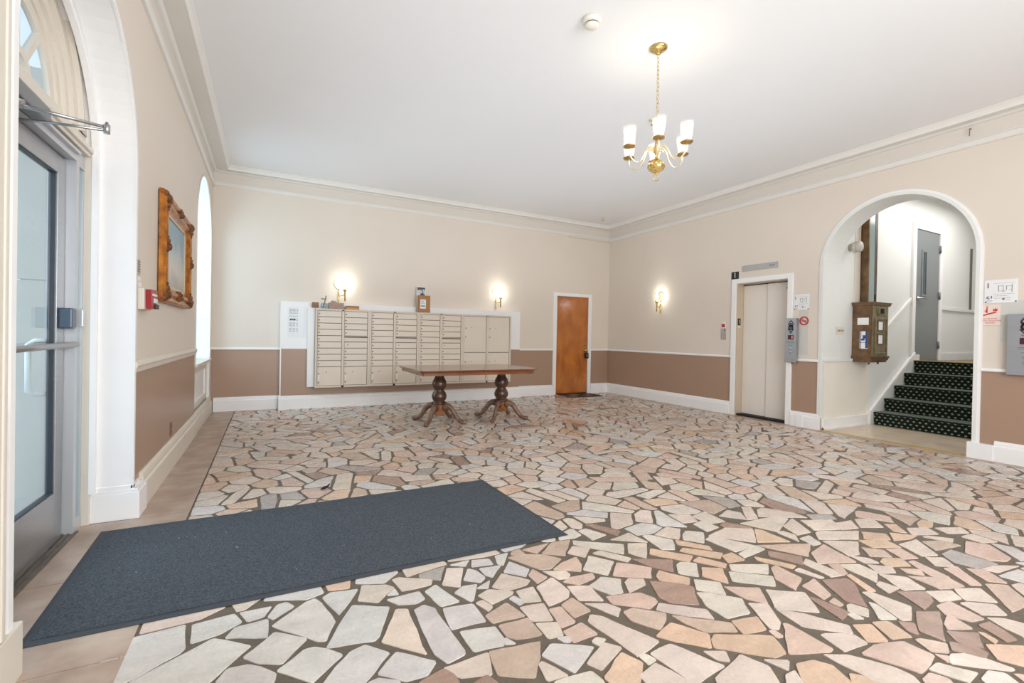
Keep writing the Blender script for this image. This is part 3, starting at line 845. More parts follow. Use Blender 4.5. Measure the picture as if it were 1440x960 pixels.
def grow(P, d):
    out = []; n = len(P)
    for k in range(n):
        p0, p, p1 = (np.array(P[i % n]) for i in (k - 1, k, k + 1))
        e0 = (p - p0) / np.linalg.norm(p - p0); e1 = (p1 - p) / np.linalg.norm(p1 - p)
        b = np.array((e0[1], -e0[0])) + np.array((e1[1], -e1[0])); b = b / max(.5, 1 + e0 @ e1)
        out.append(tuple(p + b * d))
    return out


TR = []
for ln in TRACED.strip().splitlines():
    t, ps = ln.split(':')
    TR.append((int(t), grow([tuple(int(v) / 1000 for v in p.split(',')) for p in ps.split()], .004)))

FX0, FX1, FY0, FY1 = .325, W - .16, Y0 + .1, D - .10
MATQ = [(-.11, 3.53), (2.36, 3.515), (2.39, 2.32), (-.06, 2.37)]


def samp_poly(P, step=.035):
    out = []
    for i in range(len(P)):
        a, b = np.array(P[i]), np.array(P[(i + 1) % len(P)]); L_ = np.linalg.norm(b - a); k = max(1, int(L_ / step))
        out += [a + (b - a) * j / k for j in range(k)]
    c = np.mean(np.array(P), 0); out.append(c)
    return out


SP = [np.array(samp_poly(p)) for _, p in TR]
samples = np.concatenate(SP)
items = [np.array(p) for _, p in TR]           # polygons then segments (2 points)
NT = len(items)
buf = np.zeros((30000, 2)); nb = len(samples); buf[:nb] = samples


def inside(P, q):
    s = True
    for i in range(len(P)):
        a, b = P[i], P[(i + 1) % len(P)]
        if (b[0] - a[0]) * (q[1] - a[1]) - (b[1] - a[1]) * (q[0] - a[0]) < 0: return False
    return True


segs = []
for dmin, tries in ((.18, 2500), (.15, 5000), (.12, 9000), (.09, 9000), (.055, 9000)):
    cand = rs.uniform((FX0, FY0), (FX1, FY1), (tries, 2)); ang = rs.uniform(0, PI, tries); hl = rs.uniform(.01, .105, tries) * (dmin / .13)
    for c, a, h in zip(cand, ang, hl):
        # far from the lens side of the room the paving is the same size everywhere
        d = np.array((math.cos(a), math.sin(a))) * h
        pts = np.array((c - d, c, c + d))
        q = buf[:nb]
        near = q[(np.abs(q[:, 0] - c[0]) < .4) & (np.abs(q[:, 1] - c[1]) < .4)]
        if len(near):
            dd = ((near[None] - pts[:, None]) ** 2).sum(2)
            if dd.min() < dmin * dmin: continue
            if dmin < .06 and (not (np.abs(samples - c).max(1) < .12).any() or ((buf[len(samples):nb] - c) ** 2).sum(1).min() < .0075): continue
        segs.append(np.array((c - d, c + d))); buf[nb:nb + 3] = pts; nb += 3
inn = [s for s in segs if not any(abs(p.mean(0) - s.mean(0)).max() < .35 and inside(tp, s.mean(0)) for (_, tp), p in zip(TR, items))]
items += inn
cen = np.array([i.mean(0) for i in items]); rad = np.array([np.linalg.norm(i - i.mean(0), axis=1).max() for i in items])


def closest(P, Q):
    """closest points of two convex outlines (segments or polygons)"""
    best = (1e9, None, None)
    for A, B, sw in ((P, Q, False), (Q, P, True)):
        n = len(B); ne = n if n > 2 else 1
        b0 = B[:ne]; b1 = np.roll(B, -1, 0)[:ne]; d = b1 - b0; l2 = (d ** 2).sum(1) + 1e-12
        t = np.clip(((A[:, None] - b0[None]) * d[None]).sum(2) / l2[None], 0, 1)
        pr = b0[None] + t[..., None] * d[None]
        ds = ((A[:, None] - pr) ** 2).sum(2); i, j = np.unravel_index(ds.argmin(), ds.shape)
        if ds[i, j] < best[0]:
            best = (ds[i, j], pr[i, j], A[i]) if sw else (ds[i, j], A[i], pr[i, j])
    return best


def clip(poly, n, c):
    out = []
    for i in range(len(poly)):
        p, q = poly[i], poly[(i + 1) % len(poly)]
        a, b = p[0] * n[0] + p[1] * n[1] - c, q[0] * n[0] + q[1] * n[1] - c
        if a <= 0: out.append(p)
        if (a < 0 < b) or (b < 0 < a):
            t = a / (a - b); out.append((p[0] + (q[0] - p[0]) * t, p[1] + (q[1] - p[1]) * t))
    return out


def parea(P): return .5 * sum(P[i][0] * P[(i + 1) % len(P)][1] - P[(i + 1) % len(P)][0] * P[i][1] for i in range(len(P)))


stones = [(p, t) for t, p in TR]
JG = .012
for i in range(NT, len(items)):
    c = cen[i]
    dist = np.linalg.norm(cen - c, axis=1) - rad
    cell = [(max(FX0, c[0] - .3), max(FY0, c[1] - .3)), (min(FX1, c[0] + .3), max(FY0, c[1] - .3)), (min(FX1, c[0] + .3), min(FY1, c[1] + .3)), (max(FX0, c[0] - .3), min(FY1, c[1] + .3))]
    for j in np.argsort(dist)[:26]:
        if j == i or dist[j] > .62: continue
        d2, a, b = closest(items[i], items[j])
        if d2 < 1e-8: cell = []; break
        n = (b - a) / math.sqrt(d2)
        off = JG if j < NT else 0
        c_ = float(n @ b) - off if j < NT else float(n @ (a + b)) / 2 - .0095 * rs.uniform(.7, 1.4)
        cell = clip(cell, n, c_)
        if len(cell) < 3: break
    if len(cell) < 3: continue
    ar = parea(cell)
    if ar < .0012: continue
    stones.append((cell, int(rs.choice(8, p=[.15, .33, .15, .07, .04, .02, .09, .15]))))


def refine(P, amp, step):
    P = [p for i, p in enumerate(P) if math.dist(p, P[i - 1]) > .004]
    out = []
    for i in range(len(P)):
        a, b = P[i], P[(i + 1) % len(P)]; L_ = math.dist(a, b)
        pa = P[i - 1]
        # cut the corner slightly, then roughen the edge
        k = max(1, int(L_ / step))
        nx, ny = (b[1] - a[1]) / (L_ + 1e-9), -(b[0] - a[0]) / (L_ + 1e-9)
        for j in range(k):
            t = j / k if j else min(.18, .007 / (L_ + 1e-9)); o = rs.uniform(-amp, amp * .8)
            out.append((a[0] + (b[0] - a[0]) * t + nx * o, a[1] + (b[1] - a[1]) * t + ny * o))
        t = 1 - min(.18, .007 / (L_ + 1e-9)); out.append((a[0] + (b[0] - a[0]) * t, a[1] + (b[1] - a[1]) * t))
    return out


def look(P):
    c = np.mean(np.array(P), 0); v = Vector((c[0], c[1], 0)) - CAM; z = v.dot(fw)
    if z < .3: return 0
    u = 720 + FPX * v.dot(rt) / z; w_ = PPY - FPX * v.dot(up) / z
    if not (-60 < u < 1500 and 0 < w_ < 1010): return 0
    if inside(MATQ[::-1], c): return 0
    return abs(parea(P)) / z ** 3


order = sorted(range(len(stones)), key=lambda i: -look(stones[i][0]))
single, rest = order[:298], order[298:]


def stone_geo(P, near):
    Q = refine(P, .0035 if near else .002, .05 if near else .09)
    top = rs.uniform(-.0008, .0)
    n = len(Q)
    cx, cy = sum(q[0] for q in Q) / n, sum(q[1] for q in Q) / n
    V = [(x, y, -.005) for x, y in Q] + [(x, y, top - .0015) for x, y in Q] + [(cx + (x - cx) * .994, cy + (y - cy) * .994, top) for x, y in Q]
    F = [tuple(range(2 * n, 3 * n))] + [(k * n + i, k * n + (i + 1) % n, (k + 1) * n + (i + 1) % n, (k + 1) * n + i) for k in (0, 1) for i in range(n)]
    return V, F


def tint_of(t):
    b = PAL[t]; f = rs.uniform(.93, 1.06)
    return [min(1, max(0, v * f * rs.uniform(.98, 1.02))) for v in b] + [1]


def stone_obj(name, geos, kind=None):
    V, F, T = [], [], []
    for v, f, t in geos:
        k = len(V); V += v; F += [tuple(i + k for i in q) for q in f]; T += [t] * len(v)
    me = bpy.data.meshes.new(name); me.from_pydata(V, [], F); me.update()
    ca = me.color_attributes.new('tint', 'FLOAT_COLOR', 'POINT'); ca.data.foreach_set('color', np.array(T, dtype=np.float32).ravel())
    me.materials.append(STONE)
    o = bpy.data.objects.new(name, me); COL.objects.link(o); o.parent = floor
    if kind: o['kind'] = kind
    return o


for i in single:
    stone_obj('stone', [(*stone_geo(stones[i][0], True), tint_of(stones[i][1]))])
stone_obj('stone_field', [(*stone_geo(stones[i][0], False), tint_of(stones[i][1])) for i in rest], 'stuff')

# border slabs along the walls, alcove tiles, brass strip, drain plug
BORD = mat('honed_border_slab', rgb(192, 172, 156), .34, col2=rgb(156, 130, 112), nscale=5, bump=.05, bscale=50)
for a, b in ((Y0, -1.0), (-1.0, .2), (.2, 1.3), (1.3, 2.15), (3.70, 4.86), (4.86, 6.75), (6.75, D)):
    boxobj('border_slab', BORD, floor, 0.0, .312, a + .002, b - .002, -.01, 0)
for a, b in ((2.15, 2.9), (2.9, 3.70)):
    boxobj('border_slab', BORD, floor, -.243, .312, a + .002, b - .002, -.01, 0)
for a, b in ((Y0, -.5), (-.5, 1.9), (1.9, 3.62), (3.62, 5.2), (5.2, 6.8), (6.8, D)):
    boxobj('border_slab', BORD, floor, W - .145, W, a + .002, b - .002, -.01, 0)
for i in range(6):
    boxobj('border_slab', BORD, floor, .33 + i * 1.15, .33 + (i + 1) * 1.15 - .003, D - .085, D, -.01, 0)
TILE = mat('beige_hall_tile', rgb(206, 190, 168), .3, col2=rgb(186, 168, 146), nscale=3.5)
boxobj('brass_strip', mat('brass_strip_metal', rgb(224, 190, 104), .3, .8), floor, W - .004, W + .028, AY0, AY1, -.01, .006)
tx = [W + .028, 7.95, 8.42, 8.72]; ty = [1.75, 2.2, 2.66, 3.12, AYW - .03]
for i in range(3):
    for j in range(4):
        y0, y1 = ty[j], ty[j + 1]
        if i == 0: y0, y1 = max(y0, AY0), min(y1, AY1)
        if y1 - y0 < .05: continue
        boxobj('tile', TILE, floor, tx[i] + .0015, tx[i + 1] - .0015, y0 + .0015, y1 - .0015, -.01, 0)
bm = BM(); add_lathe(bm, [(.034, -.004), (.034, .002), (.028, .003), (.001, .003)], (3.653, 2.906, 0), 20); obj('drain_plug', bm, mat('dull_bronze', rgb(110, 104, 86), .45, .6), floor)

# ------------------------------------------------------------------ mats and floor litter
def mat_material(name, c1, c2):
    return mat(name, c1, .95, col2=c2, nscale=150, bump=.7, bscale=260, spec=.1)


MATC = mat_material('charcoal_carpet_pile', rgb(92, 97, 104), rgb(46, 50, 56))
RUB = mat('black_rubber_edge', rgb(62, 66, 72), .6, spec=.3)
_b = MATC.node_tree.nodes['Principled BSDF']; _b.inputs['Sheen Weight'].default_value = .06; _b.inputs['Sheen Roughness'].default_value = .5; _b.inputs['Sheen Tint'].default_value = (.85, .93, 1, 1)
em = thing('entrance_mat', 'large charcoal entrance mat with a rubber edge lying at the glass door', 'mat', (1.13, 2.94, 0))
q = [(-.10, 3.535), (2.355, 3.52), (2.39, 2.318), (-.055, 2.365)]


def inset(q, d):
    c = np.mean(np.array(q), 0); out = []
    n = len(q)
    for i in range(n):
        p0, p, p1 = (np.array(q[k % n]) for k in (i - 1, i, i + 1))
        e0 = (p - p0) / np.linalg.norm(p - p0); e1 = (p1 - p) / np.linalg.norm(p1 - p)
        m0 = np.array((e0[1], -e0[0])); m1 = np.array((e1[1], -e1[0]))
        b = m0 + m1; b = b / (1 + m0 @ m1)
        out.append(tuple(p + b * d))
    return out


i1 = inset(q, .018); i2 = inset(q, .034)
bm = BM()
rr = [[bm.verts.new((x, y, z)) for x, y in l] for l, z in ((q, 0.0006), (q, .003), (i1, .0065), (i2, .0065), (i2, .001))]
for a, b in zip(rr, rr[1:]):
    for k in range(4): bm.faces.new((a[k], a[(k + 1) % 4], b[(k + 1) % 4], b[k]))
bm.faces.new(rr[-1])
obj('rubber_border', bm, RUB, em)
bm = BM(); add_prism(bm, [(x, y, .0015) for x, y in i2], (0, 0, .008)); obj('carpet_pile', bm, MATC, em)
specks = BM()
for x, y in ((.55, 3.2), (.62, 2.95), (1.15, 2.72), (.2, 2.85), (1.62, 2.6), (1.3, 3.1), (.9, 2.55), (1.9, 2.7), (.32, 3.22), (.36, 3.22), (.4, 3.2)):
    add_box(specks, x, x + rs.uniform(.003, .008), y, y + rs.uniform(.003, .006), .0095, .0115)
obj('lint', specks, mat('grey_lint', rgb(150, 154, 158), .8), em, kind='stuff')

dm = thing('door_mat', 'small dark patterned door mat on the paving in front of the wooden door', 'mat', (6.52, 7.84, 0))
DMA = mat('dark_brown_mat', rgb(58, 46, 40), .9, noise=.3, nscale=60); DMB = mat('rust_brown_mat', rgb(134, 98, 78), .9, noise=.2, nscale=60)
boxobj('mat_base', DMA, dm, 6.12, 6.92, 7.62, 8.10, 0.0005, .009)
for i in range(4):
    for j in range(2):
        if (i + j) % 2 == 0: boxobj('mat_square', DMB, dm, 6.15 + i * .19, 6.32 + i * .19, 7.65 + j * .22, 7.84 + j * .22, .009, .012)
bm = BM(); add_tube(bm, [(1.13, 3.80, .004), (1.155, 3.81, .012), (1.18, 3.83, .012), (1.20, 3.86, .02)], [.004, .012, .008, .004], 6)
tag(obj('dead_leaf', bm, mat('black_leaf', rgb(24, 20, 20), .8)), 'curled black dead leaf lying on the pale paving behind the large mat', 'leaf')
# ------------------------------------------------------------------ wooden door in the back wall
d2 = thing('door_2', '', '', (6.49, D, 0)); del d2['label']; del d2['category']; d2['kind'] = 'structure'
bm = BM()
for x0, x1, z0, z1 in ((OX0 - .085, OX0, 0, OZ + .07), (OX1, OX1 + .085, 0, OZ + .07), (OX0, OX1, OZ, OZ + .07)):
    add_box(bm, x0, x1, D - .022, D + .06, z0, z1, bev=.004)
obj('door_casing', bm, WHITE, d2)


def wood(name, c1, c2, rough=.25, scale=(1.2, 8, 1.2), coat=.4, rot=0.0, dist=3.0):
    if name in MATS: return MATS[name]
    m = bpy.data.materials.new(name); m.use_nodes = True
    n = m.node_tree.nodes; L = m.node_tree.links; b = n['Principled BSDF']
    t = n.new('ShaderNodeTexCoord'); mp = n.new('ShaderNodeMapping'); mp.inputs['Scale'].default_value = scale; mp.inputs['Rotation'].default_value = (0, 0, rot)
    x = n.new('ShaderNodeTexNoise'); x.inputs['Scale'].default_value = 2.2; x.inputs['Detail'].default_value = 7; x.inputs['Distortion'].default_value = dist
    r = n.new('ShaderNodeValToRGB'); r.color_ramp.elements[0].position = .32; r.color_ramp.elements[1].position = .68
    r.color_ramp.elements[0].color = (*c2, 1); r.color_ramp.elements[1].color = (*c1, 1)
    L.new(t.outputs['Object'], mp.inputs[0]); L.new(mp.outputs[0], x.inputs['Vector']); L.new(x.outputs[0], r.inputs[0]); L.new(r.outputs[0], b.inputs['Base Color'])
    b.inputs['Roughness'].default_value = rough; b.inputs['Coat Weight'].default_value = coat; b.inputs['Coat Roughness'].default_value = .15
    MATS[name] = m; return m


OAK = wood('varnished_orange_wood', rgb(196, 118, 44), rgb(158, 86, 30), .25, (2.4, 1, 1.0), .5, dist=.4)
leaf2 = boxobj('door_leaf', OAK, d2, OX0 + .003, OX1 - .003, D + .004, D + .045, .022, OZ - .004, bev=.002)
boxobj('door_gap', DARK, d2, OX0 + .002, OX1 - .002, D + .01, D + .05, 0, .02)
bm = BM(); add_lathe(bm, [(.012, 0), (.012, -.006), (.006, -.008)], (6.47, D + .004, 1.50), 12, axis='Y'); obj('peephole', bm, BRASS, leaf2)
bm = BM(); add_lathe(bm, [(.03, 0), (.03, -.006), (.018, -.012), (.018, -.02)], (6.82, D + .004, 1.06), 16, axis='Y'); obj('deadbolt', bm, BRASS, leaf2)
bm = BM(); add_lathe(bm, [(.032, 0), (.032, -.006), (.012, -.012), (.012, -.03), (.027, -.04), (.03, -.055), (.022, -.066), (.001, -.07)], (6.83, D + .004, .93), 16, axis='Y'); obj('door_knob', bm, BRASS, leaf2)
lb = thing('lock_box', 'black key lock box hanging from the knob of the wooden door', 'lock box', (6.845, D - .05, .80))
boxobj('case', BLACK, lb, 6.805, 6.885, D - .07, D - .02, .76, .875, bev=.008)
boxobj('face_plate', mat('grey_metal_face', rgb(120, 120, 124), .35, .7), lb, 6.822, 6.868, D - .073, D - .069, .79, .85)
bm = BM(); add_tube(bm, [(6.815, D - .045, .87)] + [(6.845 + .03 * math.cos(a), D - .045, .92 + .03 * math.sin(a)) for a in [PI - PI * i / 8 for i in range(9)]] + [(6.875, D - .045, .87)], .005, 8); obj('shackle', bm, STEEL, lb)

# ------------------------------------------------------------------ mailbox units on the bump-out
MY = BY - .15        # face of the mailboxes
MZ0, MZ1 = .335, 1.59
DOORS = {}
TAN_D = mat('shadow_tan_enamel', rgb(128, 112, 96), 0.5)  # tan darkened to paint the recess shade seen in the door gaps


def mail_door(w, h, parcel):
    key = (round(w, 3), round(h, 3), parcel)
    if key in DOORS: return DOORS[key]
    bm = BM(); add_box(bm, 0, w, -.012, .004, 0, h, 0, .0025)
    me = bpy.data.meshes.new('mailbox_door'); bmesh.ops.recalc_face_normals(bm, faces=bm.faces[:]); bm.to_mesh(me); bm.free(); me.materials.append(TAN2)
    DOORS[key] = me; return me


def lathe_mesh(name, prof, m, seg=10, axis='Y'):
    bm = BM(); add_lathe(bm, prof, (0, 0, 0), seg, 0, axis); bmesh.ops.recalc_face_normals(bm, faces=bm.faces[:])
    me = bpy.data.meshes.new(name); bm.to_mesh(me); bm.free(); me.materials.append(m); return me


LOCKM = lathe_mesh('lock', [(.011, .001), (.011, -.004), (.006, -.006), (.001, -.006)], mat('lock_metal', rgb(140, 124, 104), .35, .8))
HOLEM = lathe_mesh('peg', [(.007, .001), (.007, -.002), (.001, -.002)], DARK)
bm = BM(); add_box(bm, 0, .05, -.002, .001, 0, .014); tagme = bpy.data.meshes.new('number_tag'); bm.to_mesh(tagme); bm.free(); tagme.materials.append(mat('pale_number_tag', rgb(222, 210, 194), .4))
bm = BM(); add_box(bm, 0, .022, -.004, .001, 0, .085, 0, .002); hndme = bpy.data.meshes.new('key_tag'); bm.to_mesh(hndme); bm.free(); hndme.materials.append(PAPER)


def sub(name, me, loc, parent):
    o = bpy.data.objects.new(name, me); COL.objects.link(o); o.parent = parent; o.location = loc; return o


def mailbox_unit(x0, x1, kind, label):
    t = thing('mailbox_unit', label, 'mailbox', (x0, MY, MZ0), 'apartment mailbox units on the back wall')
    bm = BM()
    cw = (x1 - x0)
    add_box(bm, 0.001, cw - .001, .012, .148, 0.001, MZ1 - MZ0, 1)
    # face frame
    f = .03; mid = cw / 2; hh = MZ1 - MZ0
    for q in ((0.001, f, 0, hh), (cw - f, cw - .001, 0, hh), (mid - .018, mid + .018, 0, hh), (f, cw - f, 0, f), (f, cw - f, hh - f, hh)):
        add_box(bm, q[0], q[1], -.018, .012, q[2], q[3])
    add_box(bm, -.0 + .001, cw - .001, -.024, .0, hh - .012, hh)
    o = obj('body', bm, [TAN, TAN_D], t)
    o.parent = t; o.matrix_parent_inverse = Matrix.Identity(4)
    for ci, (c0, c1) in enumerate(((f, mid - .018), (mid + .018, cw - f))):
        w = c1 - c0; z1 = hh - f; zb = f
        if kind == 'post':
            ph = .30; rows = 9; rh = (z1 - zb - ph) / rows
            for r in range(rows):
                z = z1 - (r + 1) * rh
                if ci == 1 and r == 4:
                    s = sub('mail_slot', mail_door(w - .006, rh - .02, 2), (c0 + .003, .006, z + .006), t)
                    continue
                d = sub('mailbox_door', mail_door(w - .012, rh - .009, 0), (c0 + .006, .004, z + .0045), t)
                if ci == 1 and r == 5:
                    sub('lock', HOLEM, (.05, -.012, rh / 2), d); sub('name_plate', tagme, (.11, -.012, rh / 2 - .01), d)
                    continue
                sub('lock', LOCKM, (.02, -.012, rh / 2 - .006), d); sub('number_tag', tagme, (w / 2 - .03, -.012, rh / 2 - .002), d)
            d = sub('parcel_door', mail_door(w - .012, ph - .009, 1), (c0 + .006, .004, zb + .0045), t)
            sub('lock', LOCKM, (.02, -.012, ph * .62), d); sub('lock', LOCKM, (.02, -.012, ph * .16), d); sub('peg', HOLEM, (w * .36, -.012, ph * .7), d); sub('key_tag', hndme, (.012, -.013, ph * .28), d)
            if ci == 1:
                bm = BM(); add_box(bm, -.004, w + .004, -.034, .004, 0, .008); bm2 = obj('slot_hood', bm, TAN, t); bm2.matrix_parent_inverse = Matrix.Identity(4); bm2.location = (c0, .0, z1 - 4 * rh - .012)
                bm = BM(); add_box(bm, 0, w, .0, .02, 0, .014); b3 = obj('slot_gap', bm, DARK, t); b3.matrix_parent_inverse = Matrix.Identity(4); b3.location = (c0, -.012, z1 - 4 * rh - .026)
        else:
            for z, h in ((zb + .53, z1 - zb - .53), (zb, .53)):
                d = sub('parcel_door', mail_door(w - .012, h - .010, 1), (c0 + .006, .004, z + .005), t)
                sub('lock', LOCKM, (.03, -.012, h * .66), d); sub('peg', HOLEM, (w * .33, -.012, h * .68), d); sub('number_tag', tagme, (w * .45, -.012, h * .48), d)
                if z > .3: sub('lock', LOCKM, (.03, -.012, h * .42), d)
    return t


mailbox_unit(1.405, 2.235, 'post', 'tan steel mailbox unit nearest the taped notice, under the boxes on top')
mailbox_unit(2.235, 3.065, 'post', 'tan steel mailbox unit, second from the taped notice')
mailbox_unit(3.065, 3.88, 'post', 'tan steel mailbox unit of letter boxes under the cardboard box with a label')
mailbox_unit(3.88, 4.875, 'parcel', 'tan steel parcel locker unit with four tall doors, nearest the wooden door')
# white filler boards round the units
boxobj('trim_17', WHITE, None, 1.30, 1.404, BY - .09, BY, .345, 1.60)['kind'] = 'structure'

NT_ = thing('notice_sheet', 'white printed notice sheet taped to the low wall left of the mailboxes', 'notice', (1.12, BY - .003, 1.36))
bm = BM()
cols = 6
P = []
for i in range(cols + 1):
    x = 1.015 + .225 * i / cols; y = BY - .002 - (.014 * (i / cols) ** 3)
    P.append((x, y))
for (xa, ya), (xb, yb) in zip(P, P[1:]):
    vs = [bm.verts.new(v) for v in ((xa, ya, 1.12), (xb, yb, 1.12), (xb, yb, 1.605), (xa, ya, 1.605), (xa, ya + .001, 1.12), (xb, yb + .001, 1.12), (xb, yb + .001, 1.605), (xa, ya + .001, 1.605))]
    for f in ((0, 1, 2, 3), (7, 6, 5, 4), (0, 4, 5, 1), (3, 2, 6, 7)): bm.faces.new([vs[i] for i in f])
obj('sheet', bm, PAPER, NT_)
bm = BM()
for r in range(17):
    if r in (4, 6, 9, 13): continue
    z = 1.57 - r * .022
    for a in range(3):
        x0 = 1.04 + a * .05; x1 = x0 + rs.uniform(.03, .047)
        add_box(bm, x0, x1, BY - .0048 - .004 * (a / 3) ** 3, BY - .0015, z - .003, z + .003)
obj('print', bm, INK, NT_, kind='stuff')
bm = BM(); [add_box(bm, x, x + .022, BY - .0052, BY - .0015, 1.395, 1.415) for x in (1.05, 1.078, 1.106)]; obj('bold_print', bm, INKB, NT_)

# things on the ledge over the mailboxes
def carton(name, label, cat, x0, x1, y0, y1, z0, h, m, flap=None, **kw):
    t = thing(name, label, cat, ((x0 + x1) / 2, (y0 + y1) / 2, z0))
    bm = BM(); add_box(bm, x0, x1, y0, y1, z0, z0 + h, bev=.004); obj('box', bm, m, t)
    return t


CARD = mat('brown_cardboard', rgb(176, 128, 84), .75, noise=.12, nscale=12)
b = carton('wooden_block', 'small brown block at the notice end of the mailbox tops', 'block', 1.355, 1.455, BY - .13, BY - .07, 1.601, .085, mat('mottled_brown_block', rgb(150, 112, 88), .6, col2=rgb(120, 80, 60), nscale=25))
b = carton('pink_box', 'dusty pink cardboard box on the mailbox tops beside the glass jar', 'box', 1.605, 1.83, BY - .14, BY - .04, 1.591, .10, mat('dusty_pink_card', rgb(178, 150, 138), .7, noise=.12, nscale=15))
bm = BM(); add_prism(bm, xz(BY - .12, [(1.63, 1.691), (1.74, 1.691), (1.70, 1.72), (1.65, 1.726)]), (0, .06, 0)); obj('raised_flap', bm, MATS['dusty_pink_card'], b)
b = carton('amber_box', 'low amber box with a dark edge on the mailbox tops below the brass sconce', 'box', 1.86, 2.07, BY - .14, BY - .05, 1.591, .06, mat('amber_card', rgb(206, 142, 62), .45, noise=.15, nscale=10))
boxobj('dark_edge', mat('brown_edge', rgb(110, 72, 40), .6), b, 1.87, 2.055, BY - .142, BY - .139, 1.63, 1.645)
j = thing('glass_jar', 'small clear glass jar holding a cross-shaped stick on the mailbox tops', 'jar', (1.535, BY - .09, 1.591))
bm = BM(); add_lathe(bm, [(.042, 1.5915), (.048, 1.61), (.05, 1.68), (.046, 1.68), (.043, 1.612), (.001, 1.606)], (1.535, BY - .09, 0), 18); obj('jar', bm, glass_mat('jar_glass', (.9, .95, .96), .12), j)
WST = mat('grey_brown_stick', rgb(128, 108, 92), .6)
bm = BM(); add_tube(bm, [(1.515, BY - .09, 1.61), (1.545, BY - .09, 1.70), (1.565, BY - .09, 1.80)], [.008, .009, .008], 8); add_tube(bm, [(1.49, BY - .09, 1.748), (1.57, BY - .09, 1.745)], .008, 8); obj('cross_stick', bm, WST, j)
b = carton('labelled_carton', 'upright brown cardboard carton with a white shipping label on the mailbox tops', 'carton', 3.06, 3.27, BY - .148, BY - .02, 1.591, .30, CARD)
bm = BM(); add_box(bm, 3.09, 3.19, BY - .1495, BY - .1475, 1.66, 1.82); lab = obj('shipping_label', bm, PAPER, b)
bm = BM(); [add_box(bm, 3.10, 3.10 + w, BY - .1505, BY - .149, z, z + h) for w, z, h in ((.06, 1.79, .006), (.05, 1.77, .006), (.065, 1.75, .005), (.075, 1.695, .02))]; obj('label_print', bm, INK, lab)
boxobj('tape', mat('clear_tape', rgb(206, 168, 128), .3), b, 3.053, 3.0555, BY - .115, BY - .06, 1.595, 1.88)
ph = thing('photo_print', 'black and white photo print propped behind the cardboard carton', 'picture', (3.15, BY - .015, 1.69))
boxobj('print', PAPER, ph, 3.07, 3.235, BY + .02, BY + .026, 1.692, 2.06)
m = bpy.data.materials.new('monochrome_photo'); m.use_nodes = True
n = m.node_tree.nodes; L = m.node_tree.links
t_ = n.new('ShaderNodeTexCoord'); x_ = n.new('ShaderNodeTexNoise'); x_.inputs['Scale'].default_value = 14; x_.inputs['Detail'].default_value = 2; r_ = n.new('ShaderNodeValToRGB')
r_.color_ramp.elements[0].position = .44; r_.color_ramp.elements[0].color = (.05, .05, .06, 1); r_.color_ramp.elements[1].position = .56; r_.color_ramp.elements[1].color = (.62, .64, .66, 1)
L.new(t_.outputs['Object'], x_.inputs['Vector']); L.new(x_.outputs[0], r_.inputs[0]); L.new(r_.outputs[0], n['Principled BSDF'].inputs['Base Color'])
boxobj('image', m, ph, 3.082, 3.223, BY + .0185, BY + .02, 1.75, 2.045)

# ------------------------------------------------------------------ double-pedestal table
TT = .755
TX0, TX1, TY0, TY1 = 2.42, 4.16, 5.56, 6.66
TWOOD = wood('red_brown_table_top', rgb(138, 84, 52), rgb(102, 58, 34), .22, (1.2, 9, 3), .6, dist=1.0)
TDARK = wood('dark_turned_walnut', rgb(96, 62, 44), rgb(58, 36, 26), .35, (3, 3, 9), .3, dist=1.0)
TEDGE = wood('apron_wood', rgb(150, 86, 42), rgb(112, 58, 27), .3, (1.2, 9, 6), .4, dist=1.0)
TFOOT = wood('worn_foot_wood', rgb(142, 112, 90), rgb(98, 68, 50), .4, (4, 4, 4), .2, dist=1.0)
tb = thing('dining_table', 'long brown double-pedestal wooden table standing before the mailboxes', 'table', (3.29, 6.11, 0))
SEAM = 3.262
c = .16
outl = [(TX0, TY0 + .03), (TX0 + .03, TY0), (TX1 - .12, TY0), (TX1, TY0 + .12), (TX1, TY1 - .12), (TX1 - .12, TY1), (TX0 + .03, TY1), (TX0, TY1 - .03)]


def top_piece(x0, x1):
    # outline clipped to the leaf
    P = clip(clip(outl, (1, 0), x1), (-1, 0), -x0)
    bm = BM()
    ctr = (3.29, 6.11)
    lv = []
    for dz, k in ((0, 0), (-.012, -.0), (-.022, .012), (-.034, .02)):
        ring_ = []
        for x, y in P:
            xx = x if abs(x - x0) < 1e-6 and x0 == SEAM or abs(x - x1) < 1e-6 and x1 == SEAM else x + (k if x < ctr[0] else -k)
            ring_.append(bm.verts.new((xx, y + (k if y < ctr[1] else -k), TT + dz)))
        lv.append(ring_)
    bm.faces.new(lv[0])
    for a, b_ in zip(lv, lv[1:]):
        for i in range(len(P)): bm.faces.new((a[i], a[(i + 1) % len(P)], b_[(i + 1) % len(P)], b_[i]))
    bm.faces.new(lv[-1])
    return bm


obj('table_leaf', top_piece(TX0, SEAM), TWOOD, tb); obj('table_leaf', top_piece(SEAM + .002, TX1), TWOOD, tb)
bm = BM()
I = [(TX0 + .035, TY0 + .05), (TX0 + .05, TY0 + .035), (TX1 - .14, TY0 + .035), (TX1 - .045, TY0 + .14), (TX1 - .045, TY1 - .14), (TX1 - .14, TY1 - .035), (TX0 + .05, TY1 - .035), (TX0 + .035, TY1 - .05)]
J = inset(I[::-1], -.0); 
add_prism(bm, [(x, y, TT - .034) for x, y in I], (0, 0, -.035), holes=[[(3.29 + (x - 3.29) * .95, 6.11 + (y - 6.11) * .93, TT - .034) for x, y in I]])
obj('apron', bm, TEDGE, tb)
bm = BM(); add_box(bm, 2.6, 4.05, 5.98, 6.24, TT - .06, TT - .034); obj('runner', bm, TDARK, tb)


